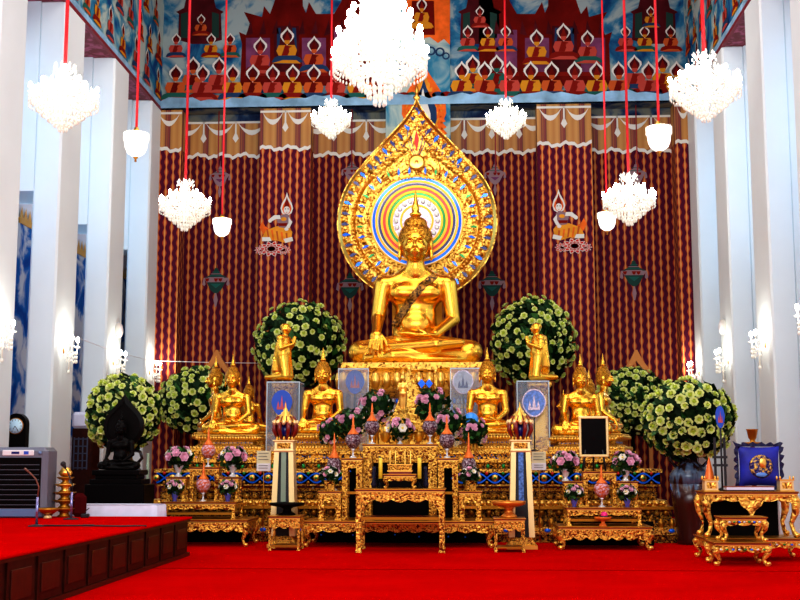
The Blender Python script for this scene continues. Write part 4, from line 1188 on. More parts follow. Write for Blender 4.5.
for nm, px, lab in (('l', 285, 'gilt pillar inside the left acrylic case carrying the kneeling disciple'), ('r', 539, 'gilt pillar inside the right acrylic case carrying the kneeling disciple')):
    c = P(px, 382.5, Yd); zb = ZALT
    r = thing('gilt_plinth', lab, 'pillar', (c.x, c.y, zb)); h_ = c.z - zb
    MB().lathe([(.20, 0), (.20, .06), (.16, .10), (.13, .2), (.13, h_ - .2), (.16, h_ - .12), (.20, h_ - .06), (.20, h_)], CARVS, square=True).build('shaft', r)
    MB().box(-.09, .09, -.145, -.12, .25, h_ - .25, GOLD2).build('front_panel', r)

# standing Buddha in the middle
def standing_prims():
    p = []; A = p.append
    for s in (-1, 1):
        A(cap((s * .10, 0, .95), (s * .09, 0, .08), .14, .075, .05)); A(ell((s * .10, -.06, .03), (.06, .13, .04), .02))
        A(cap((s * .24, 0, 1.52), (s * .30, -.02, 1.16), .085, .07, .03))
        A(cap((s * .30, -.02, 1.16), (s * .25, -.24, 1.22), .065, .045, .02)); A(ell((s * .25, -.27, 1.32), (.045, .025, .07), .02))
        for k in range(4): A(cap((s * (.225 + .022 * k), -.28, 1.36), (s * (.225 + .022 * k), -.285, 1.47 - .01 * abs(k - 1.5)), .012, .010, .005))
        A(cap((s * .21, -.27, 1.31), (s * .185, -.28, 1.38), .013, .011, .006))
        A(ell((s * .14, .01, 1.82), (.02, .04, .09), .01))
    A(ell((0, 0, 1.0), (.22, .15, .25), .08)); A(ell((0, 0, 1.35), (.22, .14, .26), .08)); A(cap((-.2, 0, 1.52), (.2, 0, 1.52), .08, .08, .06))
    A(ell((0, .04, .6), (.26, .06, .55), .1)); A(cap((0, 0, 1.5), (0, 0, 1.74), .075, .07, .03)); A(ell((0, 0, 1.86), (.125, .14, .165), .02))
    A(ell((0, .02, 1.93), (.14, .15, .13), .02)); A(ell((0, .02, 2.06), (.08, .08, .07), .03)); A(cap((0, -.13, 1.88), (0, -.155, 1.82), .012, .02, .01))
    A(cap((-.03, -.13, 1.775), (.03, -.13, 1.775), .012, .012, .008))
    for s in (-1, 1): A(cut((s * .05, -.14, 1.875), (.03, .02, .01), .008))
    return p
Ys = 19.3
st, _ = sculpt_obj('body', standing_prims(), .022, (-.5, -.45, -.1), (.5, .3, 2.3), GOLD2)
r = thing('standing_buddha_statue', 'small standing golden Buddha with raised palms before the central throne', 'statue', tuple(P(403, 409, Ys)))
st.parent = r; s_ = 41 * Ys / F / 2.5; r.scale = (s_,) * 3
b = MB(); flame(b, 2.1, GOLD2, .7, .02); b.build('flame_finial', r)
b = MB().lathe([(.34, 0), (.34, -.1), (.26, -.16), (.26, -.3), (.38, -.42), (.42, -.62), (.42, -(r.location.z - ZALT) / s_)], CARVS, 16); b.build('pedestal', r)

# ================================================================== TIERED ALTAR
AX = X_(406, 18.6)
altar = thing('tiered_altar', 'wide stepped altar of carved gilt bands with blue inlay behind all the tables', 'altar', (AX, 18.5, 0))
def tpart(name, rows, ypos, yback=24.0, beads=()):
    """rows: (py_top, py_bottom, right px, material, dy)"""
    b = MB()
    for (pt, pb_, xr, mt, dy) in rows:
        Y = ypos + dy
        hw = X_(xr, Y) - AX
        b.box(-hw, hw, Y - 18.5, yback - 18.5, max(0, Z_(pb_, Y)), Z_(pt, Y), mt)
    for a in beads: beadrow(b, *a)
    return b.build(name, altar)
def beadrow(b, py, xr, Y, r_, mat, sp, sz=None, mat2=None):
    hw = X_(xr, Y) - AX; n = int(2 * hw / sp); z = Z_(py, Y)
    for i in range(n):
        x = -hw + 2 * hw * (i + .5) / n
        m_ = mat2 if (mat2 and i % 2) else mat
        if sz: b.ball((x, Y - 18.5, z), sz, m_, 6)
        else: b.ball((x, Y - 18.5, z), r_, m_, 6)
tpart('lower_tier', [(533, 560, 680, CARVD, -.45), (527, 534, 682, CARV2, -.50), (519, 528, 676, CARVD, -.36), (508, 520, 670, CARVD, -.2), (506, 509, 672, GDK, -.3), (500, 506, 666, CARV, -.25)], 18.6,
  beads=[(523, 676, 18.18, .04, GDK, .16, (.05, .04, .085)), (512, 669, 18.36, .03, CARV2, .13, (.05, .03, .05), GDK), (503, 666, 18.33, .03, GOLD2, .10, (.042, .03, .035)), (530, 680, 18.08, .03, BLUEI, .30, (.05, .02, .03), GDK)])
tpart('middle_tier', [(492, 501, 656, CARVD, 0), (484, 493, 652, REDL, .05), (488, 491, 655, CARV2, 0), (483, 486, 660, CARV, -.15), (471.5, 484, 660, BLKL, -.16), (469, 472.5, 662, CARV, -.2)], 18.6,
  beads=[(496, 656, 18.58, .03, CARV2, .14, (.055, .03, .045)), (488, 652, 18.60, .02, WHITEI, .22, (.02, .02, .02), REDI)])
tpart('upper_tier', [(462, 470, 640, CARVD, .3), (459, 462.5, 642, CARV, .25), (454, 460, 634, CARVB, .35), (451, 454, 636, CARV, .3)], 18.6, beads=[(466, 640, 18.88, .03, GREENI, .12, (.03, .02, .04), GDK)])
b = MB()   # crossing blue ribbons with gold rosettes
Yb_ = 18.40; hw = X_(659, Yb_) - AX; n = 31; zc = Z_(478, Yb_); za = .07
for i in range(n):
    xa = -hw + 2 * hw * i / n; xb = -hw + 2 * hw * (i + 1) / n; m = 8
    for sg in (-1, 1):
        for j in range(m):
            f = lambda t: (xa + (xb - xa) * t, zc + sg * za * math.cos(PI * t) * 1.0)
            (X0, Z0_), (X1, Z1_) = f(j / m), f((j + 1) / m)
            b.add([(X0, Yb_ - 18.5 - .02, Z0_ - .013), (X1, Yb_ - 18.5 - .02, Z1_ - .013), (X1, Yb_ - 18.5 - .02, Z1_ + .013), (X0, Yb_ - 18.5 - .02, Z0_ + .013)], [[0, 1, 2, 3]], BLUEI)
    for xx in (xa,):
        b.ball((xx, Yb_ - 18.53, zc), (.055, .03, .055), GOLD2, 8); b.ball((xx, Yb_ - 18.56, zc), .022, GREENI, 6)
    b.ball(((xa + xb) / 2, Yb_ - 18.53, zc + .07), .026, GREENI if i % 2 else REDI, 6); b.ball(((xa + xb) / 2, Yb_ - 18.53, zc - .07), .026, GDK, 6)
b.build('ribbon_band', altar)

# ================================================================== OFFERING TABLES
def scallop(x0, x1, zt, h, n, br, brh):
    """apron outline: scalloped lower edge and corner brackets"""
    pts = [(x0, zt), (x1, zt), (x1, zt - brh)]
    m = n * 6
    L = []
    for i in range(m + 1):
        t = i / m; x = x1 + (x0 - x1) * t
        d = min(x - x0, x1 - x)
        z = h * (.72 + .28 * abs(math.sin(PI * n * t)))
        if d < br: z = max(z, brh - (brh - h * .8) * math.sin(PI / 2 * d / br) ** .6)
        L.append((x, zt - z))
    pts += L[1:-1] + [(x0, zt - brh)]
    return pts
def altar_table(name, label, cat, px0, px1, pyt, Y, depth, zbot=0, legw=.06, ah=.10, style='straight', n=5, brh=None, br=None, mat=None, shelf=None, group=None, x01=None, zt=None):
    X0, X1 = (X_(px0, Y), X_(px1, Y)) if x01 is None else x01
    Zt = Z_(pyt, Y) if zt is None else zt
    hw = (X1 - X0) / 2; h = Zt - zbot; mat = mat or CARV
    r = thing(name, label, cat, ((X0 + X1) / 2, Y + depth / 2, zbot), 0, group)
    hd = depth / 2; th = .028
    b = MB().box(-hw - .02, hw + .02, -hd - .02, hd + .02, h - th * .5, h, GDK, bev=.006)
    b.box(-hw - .008, hw + .008, -hd - .008, hd + .008, h - th, h - th * .5, REDL)
    b.box(-hw, hw, -hd, hd, h - th * 1.6, h - th, GOLD2)
    b.build('tabletop', r)
    brh = brh or min(h * .6, ah * 1.7); br = br or ah * 1.2
    zt_ = h - th * 1.6
    b = MB()
    pl = scallop(-hw + legw * .3, hw - legw * .3, zt_, ah, n, br, brh)
    b.prism(pl, -hd + .01, -hd + .035, mat); b.prism(pl, hd - .035, hd - .01, mat)
    ps = scallop(-hd + legw * .3, hd - legw * .3, zt_, ah, max(1, n // 2), min(br, hd * .5), brh)
    Rz = Matrix.Rotation(PI / 2, 4, 'Z')
    b.prism(ps, -hw + .01, -hw + .035, mat, Rz); b.prism(ps, hw - .035, hw - .01, mat, Rz)
    nb = max(6, int(hw * 2 / .06))
    for i in range(nb): b.ball((-hw + 2 * hw * (i + .5) / nb, -hd + .004, zt_ - .014), (.022, .012, .013), GOLD2, 6)
    b.build('apron', r)
    for sx in (-1, 1):
        for sy in (-1, 1):
            b = MB()
            if style == 'straight':
                x, y = sx * (hw - legw / 2), sy * (hd - legw / 2); a = legw / 2
                b.lathe([(a * 1.25, 0), (a * 1.25, .02), (a * .85, .035), (a * .85, h * .35), (a * 1.1, h * .38), (a * .95, h * .42), (a, zt_)], mat, square=True, c=(x, y, 0))
            else:
                x, y = sx * (hw - legw * .6), sy * (hd - legw * .6)
                o = lambda k: (x + sx * legw * k, y + sy * legw * k * .6)
                pts = [(*o(.1), zt_), (*o(.45), zt_ - .15 * zt_), (*o(.35), zt_ * .6), (*o(-.2), zt_ * .33), (*o(.05), zt_ * .14), (*o(.4), zt_ * .05), (*o(.45), 0.0)]
                b.tube(pts, [legw * .55, legw * .65, legw * .5, legw * .30, legw * .30, legw * .42, legw * .36], mat, 8)
                b.ball((*o(.4), legw * .36), (legw * .5, legw * .5, legw * .36), GOLD2, 8)
            b.build('leg', r)
    if shelf:
        MB().box(-hw + legw, hw - legw, -hd + .03, hd - .03, h * shelf, h * shelf + .025, REDL).box(-hw + legw, hw - legw, -hd + .02, -hd + .035, h * shelf - .005, h * shelf + .03, GDK).build('shelf', r)
    return r
ZBN = Z_(521, 17.0)
altar_table('offering_bench', 'long low gilt bench with lion feet under the central group of tables', 'bench', 305, 492, 521, 17.0, .98, 0, .085, .12, 'cab', 11, .17, mat=CARV)
altar_table('offering_table', 'largest gilt table at front centre, carrying two yellow candles', 'table', 356, 444, 489, 16.05, .72, 0, .07, .13, 'straight', 5, .40, .22, shelf=.52)
altar_table('offering_table', 'tallest gilt altar table at the centre back with a pink bouquet on top', 'table', 363, 437, 444, 17.66, .34, ZBN, .13, .17, 'straight', 5, .42, .17)
altar_table('offering_table', 'narrow gilt stand just left of the tallest table', 'table', 342, 362, 458, 17.32, .30, ZBN, .085, .10, 'straight', 1, .30, .06, shelf=.42)
altar_table('offering_table', 'narrow gilt stand just right of the tallest table', 'table', 438, 458, 458, 17.32, .30, ZBN, .085, .10, 'straight', 1, .30, .06, shelf=.42)
altar_table('offering_table', 'lowest left gilt stand of the central group', 'table', 319, 341, 491, 17.15, .32, ZBN, .075, .10, 'straight', 1, .20, .07, shelf=.42)
altar_table('offering_table', 'lowest right gilt stand of the central group', 'table', 459, 481, 491, 17.15, .32, ZBN, .075, .10, 'straight', 1, .20, .07, shelf=.42)
r = thing('shade_backing', 'black sheet standing in for the shade behind the central tables in front of the altar', 'cloth', (X_(400, 18.03), 18.03, 0))
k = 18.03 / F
MB().box(-56 * k, 56 * k, 0, .02, 0, Z_(463, 18.03), BLKL).box(-92 * k, 92 * k, 0, .02, 0, Z_(522, 18.03), BLKL).build('shade_panel', r)  # flat black panels paint in the deep shade under and behind the tables
b = MB(); rr_ = random.Random(5)
for i in range(16): b.ball((rr_.uniform(-80, 80) * k, -.01, rr_.uniform(.06, .28)), .014, BLUEI, 6)
for i in range(8): b.ball((rr_.choice((-50, -28, 28, 50)) * k + rr_.uniform(-.05, .05), -.01, rr_.uniform(.9, 1.1)), .014, BLUEI, 6)  # blue dots painted in as glints within the dark
b.build('blue_glints', r)
# left group
ZL0 = Z_(520, 17.0)
altar_table('offering_bench', 'carved gilt bench with cabriole legs right behind the red platform corner', 'bench', 160, 248, 520, 17.0, .9, 0, .08, .13, 'cab', 7, .16)
altar_table('offering_table', 'wide low gilt table on the bench of the left group', 'table', 163, 236, 502, 17.15, .6, ZL0, .05, .07, 'straight', 5, .10, shelf=.25)
ZL1 = Z_(502, 17.15)
altar_table('offering_stand', 'left square gilt stand on the left group table', 'stand', 167, 186, 477, 17.3, .26, ZL1, .05, .09, 'straight', 1, .16)
altar_table('offering_stand', 'right square gilt stand on the left group table', 'stand', 220, 239, 477, 17.3, .26, ZL1, .05, .09, 'straight', 1, .16)
altar_table('offering_stand', 'taller middle gilt stand of the left group', 'stand', 190, 219, 467, 17.46, .24, ZL1, .06, .08, 'straight', 2, .18, shelf=.5)
# right group
ZR0 = Z_(526, 16.65)
altar_table('offering_bench', 'carved gilt bench with cabriole legs in the right group', 'bench', 558, 650, 526, 16.65, .9, 0, .09, .14, 'cab', 7, .18)
altar_table('offering_table', 'wide low gilt table on the bench of the right group', 'table', 566, 640, 507, 16.85, .6, ZR0, .05, .07, 'straight', 5, .10, shelf=.25)
ZR1 = Z_(507, 16.85)
altar_table('offering_stand', 'left square gilt stand on the right group table', 'stand', 563.5, 582, 481, 17.0, .26, ZR1, .05, .09, 'straight', 1, .16)
altar_table('offering_stand', 'right square gilt stand on the right group table', 'stand', 618, 637, 481, 17.0, .26, ZR1, .05, .09, 'straight', 1, .16)
altar_table('offering_stand', 'middle gilt stand of the right group below the black picture frame', 'stand', 583, 616, 471, 17.15, .28, ZR1, .06, .08, 'straight', 2, .18, shelf=.5)
for xa_, xb_, yy, lab in ((160, 250, 17.97, 'black sheet standing in for the shade behind the left bench'), (556, 652, 17.6, 'black sheet standing in for the shade behind the right bench')):
    r = tag(MB().box(0, X_(xb_, yy) - X_(xa_, yy), 0, .02, 0, .34, BLKL).build('shade_sheet', None, (X_(xa_, yy), yy, 0)), lab, 'cloth')  # added black sheet, paints in the shade below the bench
# stools at the lantern pedestals
ST1 = altar_table('square_stool', 'gilt square stool carrying a black tray, left of the centre', 'stool', 269.5, 300.5, 516, 16.35, .42, 0, .035, .13, 'straight', 3, .16, .08, mat=CARV2)
ST2 = altar_table('square_stool', 'gilt square stool carrying a golden tray, right of the centre', 'stool', 494, 524, 518, 16.2, .42, 0, .035, .13, 'straight', 3, .16, .08, mat=CARV2)
for r_ in (ST1, ST2):
    hw_ = .2; MB().box(-hw_, hw_, -.19, .19, .05, .07, GDK).build('stretcher', r_)

# ---------------- tiered stool tops
def tray(px, pyb, Y, label, mat, wpx, hpx, z=None):
    p = P(px, pyb, Y); R_ = wpx / 2 * Y / F; h = hpx * Y / F
    r = thing('footed_tray', label, 'tray', (p.x, p.y, p.z if z is None else z))
    MB().lathe([(.0, 0), (R_ * .48, 0), (R_ * .46, h * .12), (R_ * .25, h * .3), (R_ * .22, h * .5), (R_ * .38, h * .66), (.0, h * .68)], mat, 20).build('foot', r)
    MB().lathe([(.0, h * .66), (R_ * .5, h * .66), (R_ * .92, h * .78), (R_, h), (R_ * .95, h), (R_ * .85, h * .84), (.0, h * .76)], mat, 24).build('dish', r)
    return r
tray(287, 515, 16.55, 'black lacquer footed tray on the left square stool', BLKL, 36, 12, Z_(516, 16.35))
tray(509, 517, 16.4, 'orange-gold footed tray on the right square stool', plain('copper_gold', (.75, .25, .03), .35, .7), 34, 16, Z_(518, 16.2))
tray(603, 523, 16.75, 'small red footed tray with a magenta flower on the right bench', ORNG, 17, 9, ZR0)['label']
r = tag(MB().ball((0, 0, .05), (.05, .05, .05), MAG, 10).ball((0, 0, .02), (.07, .07, .03), BLKM, 8).build('lotus_bud', None, (X_(603, 16.75), 16.75, ZR0 + 9 * 16.75 / F * .78)), 'magenta lotus bud lying in the small red tray', 'flower')

# ---------------- candles, incense, small gold casket on the front table
ZF = Z_(489, 16.05)
def candle(px, label):
    Y = 16.35; p = P(px, 489, Y)
    r = thing('altar_candle', label, 'candle', (p.x, Y, ZF))
    MB().lathe([(0, 0), (.05, 0), (.045, .015), (.015, .03), (.02, .07), (.012, .09), (.035, .115), (.038, .13), (0, .13)], BLKS, 12).build('candlestick', r)
    MB().lathe([(0, .13), (.027, .13), (.026, .40), (.018, .41), (0, .41)], CANDLE, 14).tube([(0, 0, .41), (0, 0, .43)], .004, BLKM, 5).build('wax', r)
candle(380.5, 'left yellow candle on a dark holder on the front table'); candle(419.5, 'right yellow candle on a dark holder on the front table')
altar_table('incense_stand', 'little gilt stand between the two yellow candles', 'stand', 384, 415, 474, 16.35, .26, ZF, .05, .05, 'cab', 3, .09, mat=CARV)
ZI = Z_(474, 16.35)
r = thing('incense_box', 'small gilt casket on the little stand between the candles', 'box', (X_(400, 16.45), 16.48, ZI))
MB().box(-.15, .15, -.08, .08, 0, .03, REDL).box(-.17, .17, -.09, .09, .03, .05, GOLD2).box(-.16, .16, -.085, .085, .05, .12, CARV2).build('casket', r)
MB().box(-.17, .17, -.09, .09, .12, .135, GOLD2).build('rim', r)
for i, px in enumerate((390, 395.5, 405, 410.5)):
    lab = ('leftmost', 'second from left', 'third from left', 'rightmost')[i] + ' of the four thin golden sticks on the small gilt casket'
    tag(MB().lathe([(0, 0), (.012, 0), (.008, .015), (.006, .02), (.008, .17), (.0, .19)], GOLD2, 8).build('incense_stick', None, (X_(px, 16.48), 16.48, ZI + .135)), lab, 'incense', 'golden sticks on the casket')
for i, px in enumerate((374, 425.5)):
    tag(MB().lathe([(0, 0), (.03, 0), (.045, .05), (.02, .12), (.035, .20), (.018, .26), (.025, .29), (0, .29)], plain('dark_glass_%d' % i, (.008, .009, .03), .2, spec=.3), 14).build('dark_vase', None, (X_(px, 16.6), 16.62, ZF)),
        ('left' if i == 0 else 'right') + ' small dark vase behind the yellow candle on the front table', 'vase', 'dark vases by the candles')

# ---------------- lotus-shaped crystal offerings
def make_phum(c1, c2, stem):
    r = thing('phum_offering', 'x', 'ornament')
    MB().lathe([(0, 0), (.055, 0), (.05, .012), (.015, .03), (.012, .10), (.04, .13), (.0, .135)], stem, 14).build('stem', r)
    b = MB().lathe([(0, .13), (.05, .135), (.095, .19), (.115, .25), (.10, .31), (.06, .35), (.0, .36)], c1, 18); b.build('lotus_body', r)
    MB().lathe([(0, .335), (.085, .335), (.075, .35), (.035, .40), (.02, .44), (.028, .455), (.014, .47), (.016, .52), (.004, .60), (0, .60)], c2, 14).build('orange_spire', r)
    return r
ph1 = make_phum(PHUMC, ORNG, GLASSG); ph2 = make_phum(PHUMO, ORNG, GLASSG)
first = {1: ph1, 2: ph2}
def phum(k, px, pyb, pyt, Y, lab, z=None, grp='crystal lotus offerings'):
    p = P(px, pyb, Y); s = (pyb - pyt) * Y / F / .60
    if z is not None: p.z = z
    if first.get(k):
        o = first.pop(k); o.location = p; o.scale = (s,) * 3; o['label'] = lab
    else: o = dup(ph1 if k == 1 else ph2, p, 0, lab, s)
    o['group'] = grp; return o
ZT1 = Z_(444, 17.66); ZT2 = Z_(458, 17.32); ZT3 = Z_(491, 17.15)
phum(1, 372, 443, 402, 17.8, 'crystal lotus with orange spire on the left end of the tallest table', ZT1)
phum(1, 430, 443, 402, 17.8, 'crystal lotus with orange spire on the right end of the tallest table', ZT1)
phum(1, 353, 458, 416, 17.47, 'crystal lotus with orange spire on the narrow stand left of the tallest table', ZT2)
phum(1, 447, 458, 416, 17.47, 'crystal lotus with orange spire on the narrow stand right of the tallest table', ZT2)
o = phum(1, 334, 491, 432, 17.38, 'crystal lotus with orange spire behind the lowest left central stand bouquet', ZT3); o.scale = (.95, .95, 1.38)
o = phum(1, 469, 491, 432, 17.38, 'crystal lotus with orange spire behind the lowest right central stand bouquet', ZT3); o.scale = (.95, .95, 1.38)
g2 = 'orange patterned lotus offerings'
ZLs, ZRs = Z_(467, 17.46), Z_(471, 17.15)
phum(2, 208, 467, 428, 17.6, 'orange-tipped lotus offering on the middle stand of the left group', ZLs, g2)
phum(2, 203, 502, 463, 17.28, 'orange-tipped lotus offering low at the front of the left group', ZL1, g2)
phum(2, 602, 507, 466, 16.98, 'orange-tipped lotus offering low at the front of the right group', ZR1, g2)

# ---------------- small pink and white bouquets
def petal(mb, M, L, W, cup, mat, n=3):
    vs = []; fs = []
    for i in range(n + 1):
        t = i / n; w = W * math.sin(PI * (.12 + .80 * t)) ; z = cup * t * t; x = L * t
        for k in (-1, 0, 1): vs.append((x, w * k * .5, z + (abs(k) * w * .25)))
    for i in range(n):
        for k in (0, 1): fs.append([i * 3 + k, (i + 1) * 3 + k, (i + 1) * 3 + k + 1, i * 3 + k + 1])
    mb.add(vs, fs, mat, True, M)
def bloom(m_out, m_in, r_, layers=((6, 1.0, .25), (5, .75, .55), (4, .5, .7))):
    b = MB()
    for li, (n, k, c) in enumerate(layers):
        for i in range(n):
            a = 2 * PI * (i + .5 * (li % 2)) / n
            petal(b, Matrix.Translation((0, 0, .04 * r_ * li)) @ Matrix.Rotation(a, 4, 'Z'), r_ * k, r_ * 1.15 * k, r_ * c, m_out if li < 2 else m_in)
    b.ball((0, 0, r_ * .25), (r_ * .28, r_ * .28, r_ * .3), m_in, 8)
    o = b.build('tmp'); me = o.data; bpy.data.objects.remove(o); return me
ROSE_ME = bloom(ROSEO, ROSEI, .098, ((7, 1.0, .22), (6, .76, .5), (4, .5, .62)))
PINK_ME = bloom(PINK, PINK, .062); WHT_ME = bloom(WHTP, YELC, .062, ((6, 1.0, .3), (5, .8, .5)))
def child(name, me, par, loc, dirv, s=1.0, roll=0.0):
    o = bpy.data.objects.new(name, me); COL.objects.link(o); o.parent = par; o.location = loc
    q = Vector(dirv).to_track_quat('Z', 'Y'); o.rotation_euler = (q.to_matrix() @ Matrix.Rotation(roll, 3, 'Z')).to_euler(); o.scale = (s,) * 3
    return o
def leafcloud(mb, c, rad, n, size, mats, rr, inner=.75, back=True):
    for i in range(n):
        d = Vector((rr.gauss(0, 1), rr.gauss(0, 1), rr.gauss(0, 1))).normalized()
        p = Vector((c[0] + rad[0] * d.x * rr.uniform(inner, 1.02), c[1] + rad[1] * d.y * rr.uniform(inner, 1.02), c[2] + rad[2] * d.z * rr.uniform(inner, 1.02)))
        dd = (d + Vector((rr.gauss(0, .5), rr.gauss(0, .5), rr.gauss(0, .5)))).normalized()
        t = d.cross(Vector((rr.random(), rr.random(), rr.random()))).normalized()
        L = size * rr.uniform(.7, 1.3); W = L * .34
        e = (t + d * .35).normalized() * L; s_ = dd.cross(e).normalized() * W
        mb.add([p, p + e * .5 + s_, p + e, p + e * .5 - s_], [[0, 1, 2, 3]], mats[i % len(mats)])
def make_posy(seed, r_, vase, n=9, whites=(1, 4, 6)):
    rr = random.Random(seed)
    r = thing('flower_posy', 'x', 'flowers')
    vase(r)
    b = MB(); b.ball((0, 0, .22), (r_ * .72, r_ * .72, r_ * .6), GREENL, 10); leafcloud(b, (0, 0, .22), (r_ * .95, r_ * .95, r_ * .8), 120, .085, [GREENL, GREENL, GREENM], rr)
    b.build('foliage', r)
    for i in range(n):
        a = 2 * PI * i / n * 1.0; 
        if i < n * .6: az = -PI / 2 + (i - n * .3) * .62; el = .15 + .35 * (i % 2)
        else: az = i * 2.1; el = .95
        d = Vector((math.cos(az) * math.cos(el), math.sin(az) * math.cos(el), math.sin(el)))
        wh = i in whites
        child('white_blossom' if wh else 'pink_blossom', WHT_ME if wh else PINK_ME, r, Vector((0, 0, .22)) + Vector((d.x * r_, d.y * r_, d.z * r_ * .85)), d, rr.uniform(.70, .92) * r_ / .14)
    return r
def v_glass(r): MB().lathe([(0, 0), (.05, 0), (.045, .01), (.02, .04), (.045, .08), (.06, .13), (.05, .16), (.06, .18), (0, .175)], GLASSG, 14).build('vase', r)
def v_box(r): MB().lathe([(.07, 0), (.075, .02), (.065, .03), (.07, .12), (.08, .13), (.08, .145), (.01, .145)], CARV2, square=True).build('planter', r)
def v_blue(r): MB().lathe([(0, 0), (.04, 0), (.03, .03), (.05, .08), (.055, .13), (.04, .15), (.05, .17), (0, .165)], plain('violet_vase', (.10, .10, .42), .15, .1), 14).build('vase', r)
pA = make_posy(1, .15, v_glass, 10, (1, 5)); pB = make_posy(2, .125, v_box, 9, (1, 3, 4, 6)); pC = make_posy(5, .125, v_blue, 9, (0, 2, 4, 7)); pD = make_posy(9, .19, v_glass, 12, (0, 2, 4, 7))
protos = {'A': [pA, True], 'B': [pB, True], 'C': [pC, True], 'D': [pD, True]}
def posy(k, px, pyc, Y, zs, lab, s=None, rz=0):
    c = P(px, pyc, Y)          # centre of the flower mass; the vase foot stands at zs
    s = (c.z - zs) / .235 if s is None else s
    o, fresh = protos[k]
    if fresh: protos[k][1] = False; o.location = (c.x, Y, zs); o.scale = (s,) * 3; o['label'] = lab; o.rotation_euler = (0, 0, rz)
    else: o = dup(o, (c.x, Y, zs), rz, lab, s)
    o['group'] = 'small pink and white bouquets'; return o
posy('D', 400, 429, 17.85, ZT1, 'pink and white bouquet in the middle of the tallest table', .95)
posy('B', 330, 474, 17.27, ZT3, 'pink and white posy in a gilt planter, left low central stand', 1.0)
posy('B', 470, 474, 17.27, ZT3, 'pink and white posy in a gilt planter, right low central stand', 1.0, .3)
posy('A', 179, 453, 17.42, Z_(477, 17.3), 'pink bouquet in a glass vase on the left stand of the left group', 1.2)
posy('A', 233, 453, 17.42, Z_(477, 17.3), 'pink bouquet in a glass vase on the right stand of the left group', 1.2, .5)
posy('C', 175, 487, 17.22, ZL1, 'white and pink posy low at the left front of the left group', .9)
posy('C', 228, 487, 17.22, ZL1, 'white and pink posy low at the right front of the left group', .9, .4)
posy('A', 565, 455, 17.12, Z_(481, 17.0), 'pink bouquet in a glass vase left of the black picture frame', 1.15, .2)
posy('A', 625, 457, 17.12, Z_(481, 17.0), 'pink bouquet in a glass vase right of the black picture frame', 1.15, .9)
posy('C', 574, 491, 16.92, ZR1, 'white and pink posy low at the left front of the right group', .9, .9)
posy('C', 627, 491, 16.92, ZR1, 'white and pink posy low at the right front of the right group', .9, .2)
# dark leafy arrangements standing on the altar beside the standing Buddha
def make_spray(seed):
    rr = random.Random(seed)
    r = thing('flower_spray', 'x', 'flowers')
    MB().lathe([(0, 0), (.07, 0), (.06, .02), (.03, .06), (.06, .16), (.05, .2), (0, .2)], GDK, 12).build('vase', r)
    b = MB(); b.ball((0, 0, .42), (.20, .15, .22), GREENL, 10); leafcloud(b, (0, 0, .42), (.30, .2, .30), 190, .12, [GREENL, GREENL, GREENL, GREENM], rr, .6); b.build('foliage', r)
    for i in range(17):
        a = rr.uniform(-1.35, 1.35); e = rr.uniform(-.8, 1.2)
        d = Vector((math.sin(a) * math.cos(e), -math.cos(a) * math.cos(e), math.sin(e)))
        wh = i % 4 == 3
        child('white_blossom' if wh else 'pink_blossom', WHT_ME if wh else PINK_ME, r, (d.x * .31, d.y * .22, .42 + d.z * .31), d, rr.uniform(.75, 1.0))
    return r
STANDS = []
spr = make_spray(4); fresh_ = [True]
for px, py, Y, lab, s in ((352, 424, 19.25, 'dark leafy pink arrangement above the narrow stand left of the tallest table', .85), (450, 424, 19.25, 'dark leafy pink arrangement above the narrow stand right of the tallest table', .85),
                       (377, 407, 19.75, 'raised pink arrangement left of the small standing Buddha', .95), (432, 405, 19.75, 'raised pink arrangement right of the small standing Buddha', .95),
                       (330, 440, 18.98, 'low dark leafy pink arrangement before the left central Buddha', .72), (475, 440, 18.98, 'low dark leafy pink arrangement before the right central Buddha', .72)):
    c = P(px, py, Y); h_ = (c.z - .42 * s - ZALT) / s
    if fresh_[0]: o = spr; fresh_[0] = False; o.location = (c.x, Y, ZALT + h_ * s); o.scale = (s,) * 3; o['label'] = lab
    else: o = dup(spr, (c.x, Y, ZALT + h_ * s), px * .01 - 4, lab, s)
    if h_ < .03: o.location.z = ZALT
    else: SPR_ = getattr(o, 'name'); STANDS.append((o, h_))
    o['group'] = 'pink sprays on the altar'
for o, h_ in STANDS: MB().lathe([(.0, -h_), (.09, -h_), (.05, -h_ + .03), (.03, -.04), (.06, 0), (0, 0)], GDK, 12).build('stand', o)

